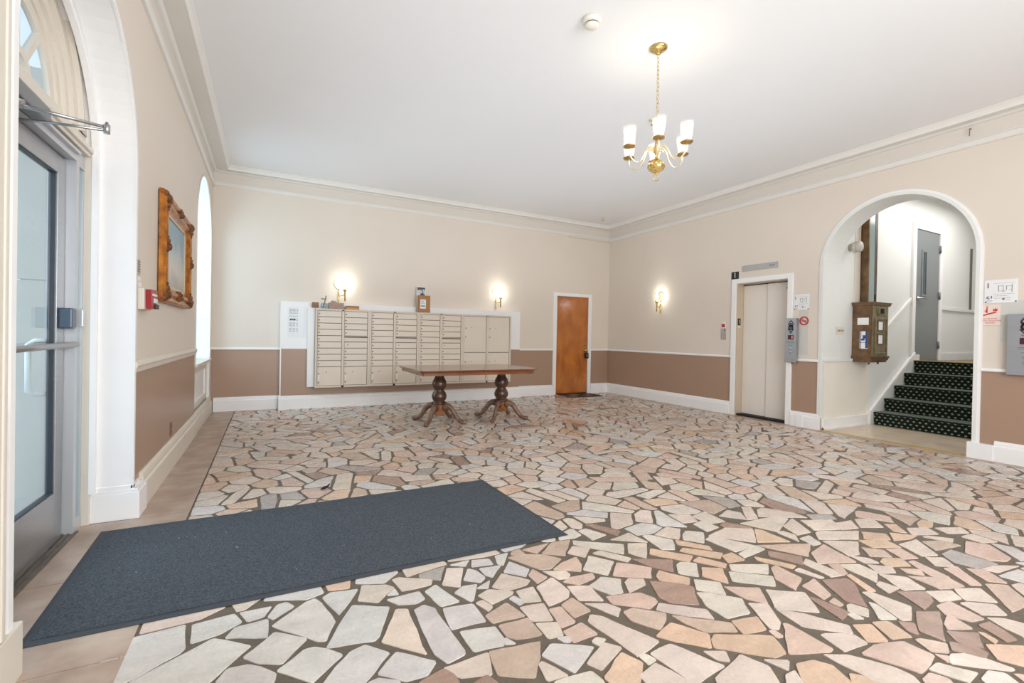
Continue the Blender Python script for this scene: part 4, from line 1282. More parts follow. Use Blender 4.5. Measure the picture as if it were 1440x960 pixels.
def pedestal(px, py):
    bm = BM()
    prof = [(.055, TT - .06), (.085, TT - .075), (.075, TT - .10), (.062, TT - .12), (.066, TT - .14), (.095, TT - .19), (.104, TT - .235), (.092, TT - .275), (.066, TT - .30), (.064, TT - .31), (.088, TT - .345), (.104, TT - .39), (.098, TT - .43), (.08, TT - .455), (.078, TT - .47), (.10, TT - .475), (.10, TT - .50), (.07, TT - .505)]
    add_lathe(bm, prof[::-1], (px, py, 0), 24)
    p = obj('pedestal', bm, TDARK, tb)
    bm = BM(); add_box(bm, px - .062, px + .062, py - .062, py + .062, .10, TT - .50, bev=.008); bmesh.ops.rotate(bm, cent=(px, py, 0), matrix=Matrix.Rotation(0, 3, 'Z'), verts=bm.verts[:]); obj('pedestal_block', bm, TEDGE, p)
    for sx, sy in ((-1, -1), (1, -1), (-1, 1), (1, 1)):
        d = Vector((sx * .70, sy * .714, 0)); bm = BM()
        path = [(.05, .205), (.095, .232), (.14, .232), (.185, .205), (.225, .155), (.262, .10), (.305, .055), (.35, .034), (.39, .034), (.414, .048)]
        wd_ = [.03, .031, .031, .03, .029, .028, .028, .03, .03, .018]; ht = [.055, .048, .042, .038, .034, .031, .028, .028, .03, .018]
        rings = []
        sd = Vector((-d.y, d.x, 0)).normalized(); dn = d.normalized()
        for i, (r, z) in enumerate(path):
            a = path[max(0, i - 1)]; b_ = path[min(len(path) - 1, i + 1)]
            tg = (dn * (b_[0] - a[0]) + Vector((0, 0, b_[1] - a[1]))).normalized(); nn = sd.cross(tg)
            cpt = Vector((px, py, z)) + dn * r
            rings.append([bm.verts.new(cpt + sd * (wd_[i] * math.cos(t)) + nn * (ht[i] * math.sin(t))) for t in [2 * PI * k / 10 for k in range(10)]])
        for a, b_ in zip(rings, rings[1:]):
            for k in range(10):
                f = bm.faces.new((a[k], a[(k + 1) % 10], b_[(k + 1) % 10], b_[k])); f.smooth = True
        for r in (rings[0], rings[-1]): bm.faces.new(r)
        lo = min(v.co.z for v in bm.verts); bmesh.ops.translate(bm, vec=(0, 0, .001 - lo), verts=bm.verts[:])
        obj('foot', bm, TFOOT, p)


pedestal(2.858, 6.13); pedestal(3.80, 6.10)
# ------------------------------------------------------------------ wall sconces
def sconce(label, P, n, side, lat=0.0):
    """P = wall point at the oval's centre, n = off-wall unit vector, side = along-wall unit vector"""
    P, n, side = Vector(P), Vector(n), Vector(side)
    t = thing('wall_sconce', label, 'sconce', P, 'brass wall sconces')
    bm = BM(); N = 24
    lv = []
    for r, o in ((1.0, .001), (1.0, .008), (.9, .014), (.8, .008), (.6, .006), (.3, .006)):
        lv.append([bm.verts.new(P + side * (.072 * r * math.cos(2 * PI * i / N)) + Vector((0, 0, .10 * r * math.sin(2 * PI * i / N))) + n * o) for i in range(N)])
    for a, b in zip(lv, lv[1:]):
        for i in range(N):
            f = bm.faces.new((a[i], a[(i + 1) % N], b[(i + 1) % N], b[i])); f.smooth = True
    bm.faces.new(lv[0]); bm.faces.new(lv[-1])
    obj('backplate', bm, PLATE, t)
    bm = BM(); add_tube(bm, [P + n * .012 + Vector((0, 0, -.09)), P + n * .012 + Vector((0, 0, -.2)), P + n * .012 + Vector((0, 0, -.31)), P + n * .012 + Vector((0, 0, -.335))], [.009, .013, .010, .004], 10); obj('stem', bm, BRASS, t)
    c = P + n * .105 + side * lat
    bm = BM(); add_tube(bm, [P + n * .012 + Vector((0, 0, -.19)), P + n * .05 + Vector((0, 0, -.215)), P + n * .09 + side * lat * .8 + Vector((0, 0, -.20)), c + Vector((0, 0, -.16))], .007, 8); obj('arm', bm, BRASS, t)
    bm = BM(); add_lathe(bm, [(.006, -.30), (.012, -.285), (.013, -.21), (.016, -.17), (.012, -.155), (.03, -.125), (.034, -.11), (.03, -.108), (.001, -.118)], c, 16); obj('candle_cup', bm, ABRASS, t)
    bm = BM(); add_lathe(bm, [(.010, -.118), (.011, -.06), (.001, -.06)], c, 12); obj('candle_tube', bm, PAPER, t)
    bm = BM(); add_lathe(bm, [(.008, -.06), (.018, -.04), (.022, -.015), (.016, .015), (.006, .04), (.001, .05)], c, 14); obj('bulb', bm, BULB, t)
    bm = BM(); add_lathe(bm, [(.030, -.108), (.038, -.08), (.043, -.03), (.040, .02), (.034, .055), (.036, .06), (.0365, .06), (.042, .02), (.045, -.03), (.040, -.08), (.032, -.109)], c, 18); obj('glass_shade', bm, GLASS, t)
    point_light('sconce_light', c + Vector((0, 0, -.01)), SC_POWER, SC_COL, .03, t)
    return t


sconce('brass wall sconce lit above the left end of the mailboxes', (1.775, D, 2.03), (0, -1, 0), (1, 0, 0), .09)
sconce('brass wall sconce lit above the tall parcel lockers', (4.665, D, 2.06), (0, -1, 0), (1, 0, 0), .06)
sconce('brass wall sconce lit on the right wall before the elevator', (W, 6.60, 2.03), (-1, 0, 0), (0, 1, 0))

# ------------------------------------------------------------------ chandelier
CX, CY = 3.61, 2.89
ch = thing('chandelier', 'six-armed brass chandelier with frosted tulip shades hanging from the ceiling', 'chandelier', (CX, CY, H))
bm = BM(); add_lathe(bm, [(.004, H - .055), (.02, H - .052), (.024, H - .04), (.06, H - .022), (.072, H - .012), (.072, H), (.001, H)], (CX, CY, 0), 28); obj('canopy', bm, BRASS, ch)
bm = BM(); z = H - .052; i = 0
ZT = 2.98
while z > ZT:
    a = 0 if i % 2 else PI / 2
    ring_ = []
    for k in range(12):
        t = 2 * PI * k / 12; r, h = .009 * math.cos(t), .020 * math.sin(t)
        ring_.append((CX + r * math.cos(a), CY + r * math.sin(a), z - .018 + h))
    add_tube(bm, ring_, .0024, 6, closed=True); z -= .034; i += 1
obj('chain', bm, BRASS, ch)
ZB = 2.59
bm = BM(); add_lathe(bm, [(.004, ZT + .01), (.014, ZT), (.018, ZT - .03), (.012, ZT - .05), (.026, ZT - .07), (.014, ZT - .09), (.013, ZT - .16), (.024, ZT - .18), (.034, ZT - .2), (.03, ZT - .215), (.016, ZT - .235), (.018, ZB + .12), (.03, ZB + .10), (.055, ZB + .085), (.07, ZB + .062), (.072, ZB + .045), (.062, ZB + .025), (.04, ZB + .01), (.016, ZB + .003), (.008, ZB - .004)], (CX, CY, 0), 28); obj('body', bm, BRASS, ch)
bm = BM(); add_lathe(bm, [(.006, ZB), (.012, ZB - .012), (.005, ZB - .016)], (CX, CY, 0), 12); add_tube(bm, [(CX + .026 * math.cos(t), CY, ZB - .042 + .026 * math.sin(t)) for t in [2 * PI * k / 16 for k in range(16)]], .004, 6, closed=True); obj('finial_ring', bm, BRASS, ch)
va = math.atan2(-CY, CAM.x - CX)
for k in range(6):
    a = va + k * PI / 3 + .06; dx, dy = math.cos(a), math.sin(a)
    R = .255; zc = ZB + .155
    path = [(.015, zc + .02), (.045, zc + .055), (.075, zc + .05), (.10, zc + .01), (.125, zc - .045), (.16, zc - .082), (.20, zc - .085), (.235, zc - .06), (R, zc - .02), (R, zc + .02)]
    fine = []
    for q in range(len(path) - 1):
        p0, p1, p2, p3 = (path[max(0, min(len(path) - 1, q + e))] for e in (-1, 0, 1, 2))
        for t in (0, .25, .5, .75):
            fine.append(tuple(.5 * (2 * p1[e] + (p2[e] - p0[e]) * t + (2 * p0[e] - 5 * p1[e] + 4 * p2[e] - p3[e]) * t * t + (3 * p1[e] - p0[e] - 3 * p2[e] + p3[e]) * t ** 3) for e in (0, 1)))
    fine.append(path[-1])
    bm = BM(); add_tube(bm, [(CX + dx * r, CY + dy * r, z) for r, z in fine], .0062, 8)
    add_tube(bm, [(CX + dx * (.05 + .022 * math.cos(t)), CY + dy * (.05 + .022 * math.cos(t)), zc + .02 + .022 * math.sin(t)) for t in [PI * q / 6 for q in range(0, 9)]], .004, 6)
    arm = obj('arm', bm, ARMB, ch)
    p = Vector((CX + dx * R, CY + dy * R, zc + .02))
    bm = BM(); add_lathe(bm, [(.008, -.004), (.045, .004), (.050, .012), (.046, .012), (.012, .004), (.016, .012), (.018, .035), (.001, .035)], p, 20); obj('bobeche', bm, ABRASS, arm)
    bm = BM(); add_lathe(bm, [(.022, .014), (.034, .03), (.040, .07), (.047, .12), (.053, .165), (.0545, .165), (.049, .12), (.042, .07), (.036, .03), (.024, .013)], p, 22); obj('shade', bm, FROST, arm)
    bm = BM(); add_lathe(bm, [(.012, .035), (.012, .05), (.02, .068), (.022, .085), (.016, .11), (.006, .13), (.001, .135)], p, 14); obj('bulb', bm, BULB, arm)
    point_light('chandelier_light', p + Vector((0, 0, .09)), CH_POWER, CH_COL, .025, ch)

# ceiling fittings
sd = thing('smoke_detector', 'round white smoke detector on the ceiling near the chandelier', 'smoke detector', (2.915, 2.885, H))
bm = BM(); add_lathe(bm, [(.073, H), (.075, H - .012), (.07, H - .03), (.06, H - .036), (.001, H - .036)], (2.915, 2.885, 0), 28); obj('base', bm, mat('ivory_plastic', rgb(226, 220, 208), .5), sd)
bm = BM(); add_lathe(bm, [(.052, H - .034), (.052, H - .044)], (2.915, 2.885, 0), 28); obj('vent_gap', bm, DARK, sd)
bm = BM(); add_lathe(bm, [(.055, H - .044), (.053, H - .052), (.04, H - .062), (.001, H - .064)], (2.915, 2.885, 0), 28); obj('dome', bm, MATS['ivory_plastic'], sd)
for x, y, lb in ((6.70, 7.46, 'small brass sprinkler head on the ceiling in the far corner'), (4.50, 3.86, 'small brass sprinkler head on the ceiling behind the chandelier')):
    s = thing('sprinkler_head', lb, 'sprinkler', (x, y, H))
    bm = BM(); add_lathe(bm, [(.04, H), (.04, H - .005), (.014, H - .012), (.012, H - .03), (.001, H - .03)], (x, y, 0), 16); obj('escutcheon', bm, mat('white_brass', rgb(226, 206, 166), .35, .4), s)
    bm = BM(); add_lathe(bm, [(.006, H - .03), (.006, H - .05), (.022, H - .052), (.022, H - .056), (.001, H - .056)], (x, y, 0), 14); obj('deflector', bm, BRASS, s)

# ------------------------------------------------------------------ left wall: painting, alarm pull, vent plate, outlet
GOLD = mat('gilded_wood', rgb(206, 132, 52), .32, .45, col2=rgb(128, 72, 26), nscale=14, bump=.15, bscale=50)
GOLDD = mat('dark_carved_gilding', rgb(150, 92, 44), .45, .35, col2=rgb(72, 40, 22), nscale=40, bump=.9, bscale=90)
LINER = mat('cream_frame_liner', rgb(206, 188, 160), .5)
PY0, PY1, PZ0, PZ1 = 4.40, 5.74, 1.42, 2.29
pt = thing('framed_painting', 'landscape painting in an ornate carved gilt frame on the left wall', 'painting', (0, (PY0 + PY1) / 2, (PZ0 + PZ1) / 2))
fr = .17
OPY0, OPY1, OPZ0, OPZ1 = 4.40 + .17, 5.74 - .17, 1.42 + .13, 2.29 - .13
prof = [(0, .008), (0, .035), (.02, .055), (.045, .05), (.07, .035), (.095, .05), (.12, .052), (.145, .03), (.17, .02), (.17, .008)]
bm = BM()
lv = []
for o, d in prof:
    k = o / .17
    lv.append([bm.verts.new((d, y, z)) for y, z in ((PY0 + o, PZ0 + k * .13), (PY1 - o, PZ0 + k * .13), (PY1 - o, PZ1 - k * .13), (PY0 + o, PZ1 - k * .13))])
for a, b in zip(lv, lv[1:]):
    for i in range(4): bm.faces.new((a[i], a[(i + 1) % 4], b[(i + 1) % 4], b[i]))
for i in range(4): bm.faces.new((lv[-1][i], lv[-1][(i + 1) % 4], lv[0][(i + 1) % 4], lv[0][i]))
fo = obj('frame', bm, GOLD, pt)


def ornament(cy, cz, w, h, sy=1, sz=1):
    bm = BM()
    for (a, b, ra, rb, d) in ((0, 0, .45, .5, .085), (.5, .1, .35, .3, .075), (-.1, .5, .3, .35, .075), (.85, .0, .22, .2, .066), (-.05, .85, .2, .22, .066), (.3, .45, .25, .25, .07), (-.4, -.3, .25, .3, .07)):
        c = Vector((.03, cy + sy * a * w, cz + sz * b * h)); m_ = bmesh.ops.create_icosphere(bm, subdivisions=2, radius=1)
        for v in m_['verts']:
            v.co = Vector((c.x + v.co.x * (d - .03), c.y + v.co.y * ra * w, c.z + v.co.z * rb * h))
    for f in bm.faces: f.smooth = True
    return obj('carved_ornament', bm, GOLDD, fo)


for sy, sz, y, z in ((1, 1, PY0 + .075, PZ0 + .06), (-1, 1, PY1 - .075, PZ0 + .06), (1, -1, PY0 + .075, PZ1 - .06), (-1, -1, PY1 - .075, PZ1 - .06)):
    ornament(y, z, .12, .10, sy, sz)
ornament((PY0 + PY1) / 2, PZ1 - .065, .10, .06); ornament((PY0 + PY1) / 2, PZ0 + .065, .10, .06); ornament(PY1 - .08, (PZ0 + PZ1) / 2, .06, .09); ornament(PY0 + .08, (PZ0 + PZ1) / 2, .06, .09)
bm = BM()
for q in ((OPY0, OPY0 + .022, OPZ0, OPZ1), (OPY1 - .022, OPY1, OPZ0, OPZ1), (OPY0, OPY1, OPZ0, OPZ0 + .022), (OPY0, OPY1, OPZ1 - .022, OPZ1)): add_box(bm, .008, .021, *q)
obj('liner', bm, LINER, pt)
m = bpy.data.materials.new('painted_canvas'); m.use_nodes = True
n = m.node_tree.nodes; L = m.node_tree.links
t_ = n.new('ShaderNodeTexCoord'); sx_ = n.new('ShaderNodeSeparateXYZ'); mr = n.new('ShaderNodeMapRange'); mr.inputs[1].default_value = OPZ0; mr.inputs[2].default_value = OPZ1
nz = n.new('ShaderNodeTexNoise'); nz.inputs['Scale'].default_value = 5; nz.inputs['Detail'].default_value = 5
ad = n.new('ShaderNodeMath'); ad.operation = 'MULTIPLY_ADD'; ad.inputs[1].default_value = .5; r_ = n.new('ShaderNodeValToRGB')
L.new(t_.outputs['Object'], sx_.inputs[0]); L.new(sx_.outputs['Z'], mr.inputs[0]); L.new(t_.outputs['Object'], nz.inputs['Vector']); L.new(nz.outputs[0], ad.inputs[0]); L.new(mr.outputs[0], ad.inputs[2]); L.new(ad.outputs[0], r_.inputs[0])
e = r_.color_ramp.elements; e[0].position = .2; e[0].color = (*rgb(148, 142, 132), 1); e[1].position = 1.25 if False else 1.0; e[1].color = (*rgb(132, 164, 182), 1)
for p_, c_ in ((.42, rgb(186, 180, 172)), (.6, rgb(206, 202, 196)), (.8, rgb(176, 192, 198))):
    x_ = e.new(p_); x_.color = (*c_, 1)
L.new(r_.outputs[0], n['Principled BSDF'].inputs['Base Color']); n['Principled BSDF'].inputs['Roughness'].default_value = .4
boxobj('canvas', m, pt, .004, .012, OPY0 + .015, OPY1 - .015, OPZ0 + .015, OPZ1 - .015)

fa = thing('fire_alarm_pull', 'small red and white fire alarm pull box on the left wall', 'fire alarm', (0, 3.93, 1.41))
bm = BM(); add_box(bm, .0, .035, 3.82, 4.04, 1.335, 1.475, bev=.006); obj('back_box', bm, mat('dirty_white_plastic', rgb(214, 208, 198), .5), fa)
bm = BM(); add_prism(bm, yz(.036, [(3.86, 1.34), (4.04, 1.345), (4.05, 1.475), (3.85, 1.47)]), (.03, 0, 0)); obj('pull_cover', bm, mat('alarm_red', rgb(160, 34, 40), .4), fa)
bm = BM(); add_box(bm, .066, .070, 3.93, 4.03, 1.385, 1.415); add_box(bm, .066, .070, 3.89, 4.02, 1.43, 1.445); obj('label', bm, PAPER, fa)
boxobj('handle', INKB, fa, .066, .078, 3.95, 4.04, 1.345, 1.375, bev=.003)
bm = BM(); add_box(bm, 0.0, .008, 3.70 + .055, 3.70 + .145, 1.56, 1.66, bev=.003); vp = tag(obj('vent_plate', bm, mat('tan_grey_plate', rgb(190, 176, 156), .5)), 'narrow grey metal wall plate above the fire alarm pull', 'wall plate')
bm = BM(); [add_box(bm, .008, .011, 3.765, 3.835, 1.575 + k * .016, 1.583 + k * .016) for k in range(5)]; obj('grille', bm, mat('grille_grey', rgb(140, 134, 126), .5), vp)
fl = thing('paint_patches', 'two small white patches on the wall just above the fire alarm pull', 'patch', (0, 3.87, 1.52))
bm = BM(); add_box(bm, .0, .0015, 3.85, 3.92, 1.485, 1.515); add_box(bm, .0, .0015, 3.84, 3.90, 1.525, 1.55); obj('patch', bm, PAPER, fl)
ol = thing('wall_outlet', 'brown wall outlet plate low on the taupe left wall', 'outlet', (0, 5.04, .325))
boxobj('plate', mat('brown_plate', rgb(128, 98, 74), .4), ol, .0, .006, 5.0, 5.075, .265, .385, bev=.002)
bm = BM(); [add_box(bm, .006, .009, 5.02, 5.055, z, z + .03) for z in (.285, .335)]; obj('socket', bm, mat('dark_brown_socket', rgb(96, 70, 52), .4), ol)

# ------------------------------------------------------------------ right wall: elevator
d3 = thing('door_3', '', '', (W, 4.54, 0)); del d3['label']; del d3['category']; d3['kind'] = 'structure'
bm = BM()
for y0, y1, z0, z1 in ((EY0 - .075, EY0, 0, EZ + .075), (EY1, EY1 + .08, 0, EZ + .075), (EY0, EY1, EZ, EZ + .075)):
    add_box(bm, W - .022, W + .005, y0, y1, z0, z1, bev=.004)
obj('door_casing', bm, WHITE, d3)
bm = BM()
add_box(bm, W, W + .16, EY1 - .012, EY1 - .001, 0, EZ); add_box(bm, W, W + .16, EY0 + .001, EY0 + .012, 0, EZ); add_box(bm, W, W + .16, EY0 + .012, EY1 - .012, EZ - .012, EZ)
obj('jamb_lining', bm, mat('tan_jamb_enamel', rgb(200, 182, 160), .4), d3)
boxobj('elevator_panel', ELEV, d3, W + .150, W + .175, 4.505, EY1 - .018, .03, EZ - .03, bev=.003)
bm = BM(); add_box(bm, W + .130, W + .149, EY0 + .012, 4.52, .03, EZ - .03, bev=.003); p2 = obj('elevator_panel', bm, ELEV, d3)
bm = BM(); add_lathe(bm, [(.008, .0), (.008, -.003), (.001, -.003)], (W + .130, 4.22, 2.0), 10, axis='X'); obj('key_hole', bm, DARK, p2)
boxobj('door_gap', DARK, d3, W + .02, W + .18, EY0 + .014, EY1 - .02, -.004, .028)
boxobj('head_gap', DARK, d3, W + .155, W + .18, EY0 + .014, EY1 - .016, EZ - .03, EZ - .014)
boxobj('sill', ABRASS, d3, W + .002, W + .12, EY0 + .013, EY1 - .013, -.004, .001)
jp = boxobj('jamb_number_plate', BLACK, d3, W + .02, W + .085, EY1 - .017, EY1 - .012, 1.45, 1.56)
text('numeral', '1', (W + .052, EY1 - .018, 1.505), .085, R_BACK, PAPER, jp)
boxobj('braille_label', mat('pale_braille', rgb(222, 214, 202), .5), jp, W + .025, W + .08, EY1 - .016, EY1 - .0125, 1.405, 1.435)
hi = thing('floor_indicator', 'long stainless floor indicator strip above the elevator', 'indicator', (W, 4.58, 2.34))
boxobj('plate', STEEL, hi, W - .012, W - .001, 4.285, 4.87, 2.305, 2.39, bev=.003)
bm = BM(); [add_box(bm, W - .0132, W - .0118, 4.33 + k * .03, 4.345 + k * .03, 2.335, 2.36) for k in range(3)]; obj('display_marks', bm, INK, hi)
fs = boxobj('floor_sign', BLACK, None, W - .008, W - .001, 4.93, 5.06, 2.195, 2.315, bev=.002); tag(fs, 'small black sign with a white figure 1 beside the elevator head', 'sign')
text('numeral', '1', (W - .009, 4.995, 2.255), .115, R_RIGHT, PAPER, fs)
cs = thing('elevator_call_plate', 'narrow elevator call plate with a red light left of the elevator', 'call plate', (W, 5.19, 1.35))
boxobj('plate', STEEL, cs, W - .010, W - .001, 5.145, 5.235, 1.215, 1.40, bev=.002)
boxobj('cap', PAPER, cs, W - .012, W - .001, 5.15, 5.23, 1.40, 1.50, bev=.004)
boxobj('red_light', mat('red_lens', rgb(150, 40, 44), .3, emit=(.6, .06, .06), estr=.15), cs, W - .016, W - .010, 5.158, 5.222, 1.418, 1.478, bev=.003)
bm = BM(); add_box(bm, W - .012, W - .0095, 5.16, 5.172, 1.36, 1.385); obj('key_slot', bm, INKB, cs)

# silver control panels with the three-leaf emblem
EMB = mat('dark_maroon_print', rgb(48, 34, 44), .45)


def control_panel(label, y0, y1, z0, z1, lit):
    t = thing('control_panel', label, 'control panel', (W, (y0 + y1) / 2, (z0 + z1) / 2), 'silver elevator control panels')
    x = W - .06
    w = y1 - y0; yc = (y0 + y1) / 2
    boxobj('case', ALU, t, x, W - .001, y0, y1, z0, z1, bev=.004)
    fx = x - .0005
    def leaf(cy, cz, ang, s):
        bm = BM(); pts = []
        for k in range(13):
            a = k / 12; pts.append((.42 * math.sin(PI * a) * (1 - .35 * a), a))
        o = pts + [(-p, q) for p, q in pts[::-1][1:-1]]
        P_ = [(cy - s * (p * math.cos(ang) + q * math.sin(ang)), cz + s * (-p * math.sin(ang) + q * math.cos(ang))) for p, q in o]
        I_ = [(cy - s * (p * .62 * math.cos(ang) + (q * .62 + .2) * math.sin(ang)), cz + s * (-p * .62 * math.sin(ang) + (q * .62 + .2) * math.cos(ang))) for p, q in o]
        add_prism(bm, yz(fx, P_), (-.0012, 0, 0), holes=[yz(fx, I_)])
        cc = (cy - s * .52 * math.sin(ang), cz + s * .52 * math.cos(ang))
        add_lathe(bm, [(s * .12, 0), (s * .12, -.0012), (.0005, -.0012)], (fx, cc[0], cc[1]), 10, axis='X')
        return obj('emblem_leaf', bm, EMB, t)
    zb = z1 - .185
    for ang, dy, dz in ((0, 0, .052), (.5, .026, .014), (-.5, -.026, .014)):
        leaf(yc + dy, zb + dz, ang, .098 if ang else .11)
    for sg in (-1, 1):
        bm = BM(); add_prism(bm, yz(fx, [(yc, zb - .03), (yc, zb - .014), (yc + sg * .036, zb + .032), (yc + sg * .046, zb + .028)]), (-.0012, 0, 0)); obj('emblem_stem', bm, EMB, t)
    bm = BM(); add_prism(bm, yz(fx, [(yc - .004, zb - .02), (yc + .004, zb - .02), (yc + .004, zb + .06), (yc - .004, zb + .06)]), (-.0012, 0, 0)); obj('emblem_stem', bm, EMB, t)
    boxobj('name_strip', INK, t, fx - .001, fx, yc - .03, yc + .03, z1 - .222, z1 - .21)
    boxobj('display', mat('dark_red_display', rgb(70, 14, 24), .25), t, fx - .002, fx, yc - .04, yc + .04, z1 - .305, z1 - .24)
    text('numeral', '1', (fx - .0025, yc - .022, z1 - .273), .06, R_RIGHT, mat('lit_red_segment', rgb(255, 120, 130), .4, emit=(1, .25, .3), estr=1.5), t)
    bm = BM(); [add_box(bm, fx - .001, fx, yc - wd_, yc + wd_, z, z + .006) for wd_, z in ((.055, z1 - .34), (.05, z1 - .355), (.03, z1 - .39))]; obj('print_lines', bm, INK, t)
    for z in (z1 - .43, z1 - .485):
        bm = BM(); add_lathe(bm, [(.018, .0), (.018, -.006), (.012, -.008), (.001, -.008)], (x, yc, z), 16, axis='X'); obj('button', bm, STEEL, t)
    return t


control_panel('silver control panel with a three-leaf emblem between elevator and no smoking sign', 3.955, 4.115, .905, 1.535, False)
control_panel('silver control panel with a three-leaf emblem right of the stair arch', 1.57, 1.835, .905, 1.52, True)
bm = BM(); add_box(bm, W - .014, W - .001, 4.045, 4.06, .87, .905); add_lathe(bm, [(.008, 0), (.008, -.012)], (W, 4.05, .78), 10, axis='X'); add_lathe(bm, [(.008, 0), (.008, -.012)], (W, 4.045, .74), 10, axis='X'); tag(obj('cable_stub', bm, mat('pale_yellow_wire', rgb(222, 206, 160), .5)), 'short pale cable stub on the brown wall below the elevator control panel', 'cable')


def evac_sign(label, y0, y1, z0, z1):
    t = thing('evacuation_plan', label, 'sign', (W, (y0 + y1) / 2, (z0 + z1) / 2), 'white evacuation plans on the right wall')
    boxobj('board', PAPER, t, W - .007, W - .001, y0, y1, z0, z1, bev=.002)
    w, h = y1 - y0, z1 - z0; fx = W - .0072
    text('numeral', '1', (fx - .0005, y1 - w * .11, z1 - h * .25), h * .32, R_RIGHT, INKB, t)
    def q(m, *r):
        bm = BM()
        for a, b, c_, d_ in r: add_box(bm, fx - .0008, fx, y1 - w * b, y1 - w * a, z0 + h * c_, z0 + h * d_)
        return obj('print', bm, m, t, kind='stuff')
    q(INK, (.42, .44, .5, .75), (.44, .56, .72, .735), (.56, .575, .45, .75), (.66, .68, .55, .72), (.68, .8, .7, .715), (.74, .8, .55, .565), (.44, .66, .5, .512), (.82, .84, .45, .78), (.28, .92, .38, .388), (.28, .92, .84, .847), (.3, .7, .3, .31), (.3, .8, .2, .21), (.55, .62, .12, .2), (.66, .78, .12, .13))
    q(mat('blue_print', rgb(70, 100, 150), .5), (.06, .11, .2, .26), (.09, .15, .26, .3), (.12, .16, .16, .22))
    q(mat('pink_print', rgb(170, 90, 110), .5), (.2, .24, .2, .32),)
    q(INK, (.06, .26, .1, .115), (.06, .24, .06, .072))
    bm = BM()
    for y, z in ((y0 + .012, z0 + .012), (y1 - .012, z0 + .012)): add_lathe(bm, [(.007, 0), (.007, -.003), (.001, -.003)], (fx, y, z), 10, axis='X')
    obj('screw', bm, INKB, t)
    return t


evac_sign('white evacuation plan with a figure 1 between elevator and stair arch', 3.818, 4.03, 1.655, 1.875)
evac_sign('white evacuation plan with a figure 1 right of the stair arch', 1.778, 2.025, 1.64, 1.882)
# no smoking symbol
ns = thing('no_smoking_sign', 'round red no smoking sign beside the silver control panel and elevator', 'sign', (W, 3.885, 1.50))
bm = BM(); R0, R1 = .044, .064; N = 28
o_ = [(3.885 + R1 * math.cos(2 * PI * i / N), 1.497 + R1 * math.sin(2 * PI * i / N)) for i in range(N)]; i_ = [(3.885 + R0 * math.cos(2 * PI * i / N), 1.497 + R0 * math.sin(2 * PI * i / N)) for i in range(N)]
add_prism(bm, yz(W - .001, o_), (-.0025, 0, 0), holes=[yz(W - .001, i_)])
obj('red_ring', bm, RED, ns)
bm = BM(); c45 = .7071; add_prism(bm, yz(W - .0036, [(3.885 + c45 * (a) - c45 * b, 1.497 + c45 * a + c45 * b) for a, b in ((-.05, -.006), (.05, -.006), (.05, .006), (-.05, .006))]), (-.0012, 0, 0)); obj('slash', bm, RED, ns)
bm = BM(); add_box(bm, W - .003, W - .001, 3.85, 3.92, 1.49, 1.503); obj('cigarette', bm, mat('brown_print', rgb(120, 60, 50), .5), ns)
# stairs-in-case-of-fire notice
us = thing('fire_stairs_notice', 'small pinkish notice with red running figure and flames beside the stair arch', 'sign', (W, 1.975, 1.51))
y0, y1, z0, z1 = 1.90, 2.052, 1.41, 1.62
boxobj('board', mat('pinkish_sign_board', rgb(234, 214, 204), .5), us, W - .005, W - .001, y0, y1, z0, z1, bev=.002)
bm = BM(); fx = W - .0052
P = lambda a, b: (y1 - (y1 - y0) * a, z0 + (z1 - z0) * b)
def poly(*pts): add_prism(bm, yz(fx, [P(a, b) for a, b in pts]), (-.0008, 0, 0))
poly((.14, .52), (.4, .60), (.8, .68), (.8, .62), (.4, .53), (.14, .46)); poly((.3, .86), (.36, .88), (.36, .62), (.28, .62)); poly((.3, .78), (.2, .70), (.22, .67), (.32, .73))
poly((.62, .70), (.66, .84), (.72, .76), (.76, .88), (.8, .78), (.86, .84), (.84, .70))
add_lathe(bm, [(.007, 0), (.007, -.0008), (.0005, -.0008)], (fx, P(.33, .92)[0], P(.33, .92)[1]), 10, axis='X')
obj('red_figure', bm, RED, us)
for i, s in enumerate(('IN CASE OF FIRE', 'DO NOT USE ELEVATOR', 'USE STAIRS')):
    text('lettering', s, (fx - .0005, (y0 + y1) / 2, z0 + .068 - i * .022), .0145, R_RIGHT, RED, us)
# faded pale blue paint patches behind the signs
for y0, y1, z0, z1 in ((3.83, 3.96, 1.02, 1.66), (1.62, 1.90, 1.24, 1.66)):
    boxobj('paint_patch', mat('pale_blue_grey_paint', rgb(206, 204, 198), .55), wall_right, W - .0012, W - .0002, y0, y1, z0, z1)
bm = BM(); add_tube(bm, [(W - .001, 2.165, 3.53), (W - .035, 2.165, 3.53), (W - .038, 2.165, 3.50), (W - .038, 2.165, 3.46), (W - .045, 2.165, 3.45)], .005, 8); tag(obj('wall_hook', bm, mat('hook_metal', rgb(150, 148, 146), .4, .6)), 'small bent metal hook on the frieze above the stair arch', 'hook')
# ------------------------------------------------------------------ stair hall: mail chute, bell, switch, stairs, grey door
BRZ = mat('dark_bronze', rgb(132, 104, 76), .4, .45, col2=rgb(94, 68, 48), nscale=9, bump=.1, bscale=40)
BRZF = mat('olive_bronze_face', rgb(152, 138, 106), .4, .45, col2=rgb(116, 104, 78), nscale=12, bump=.12, bscale=40)
BX0, BX1, BYF, BZ0, BZ1 = 8.175, 8.62, 3.385, .93, 1.775
mc = thing('lobby_mail_chute_box', 'bronze collection mailbox with paper labels on the stair hall wall', 'mailbox', (8.4, AYW, BZ0))
bm = BM(); add_box(bm, BX0, BX1, BYF + .002, AYW - .003, BZ0 + .09, BZ1 - .05); obj('case', bm, BRZ, mc)
bm = BM(); add_box(bm, BX0 + .012, BX1 - .012, BYF - .006, BYF + .002, BZ0 + .09, BZ1 - .05); obj('front_plate', bm, BRZF, mc)
bm = BM()
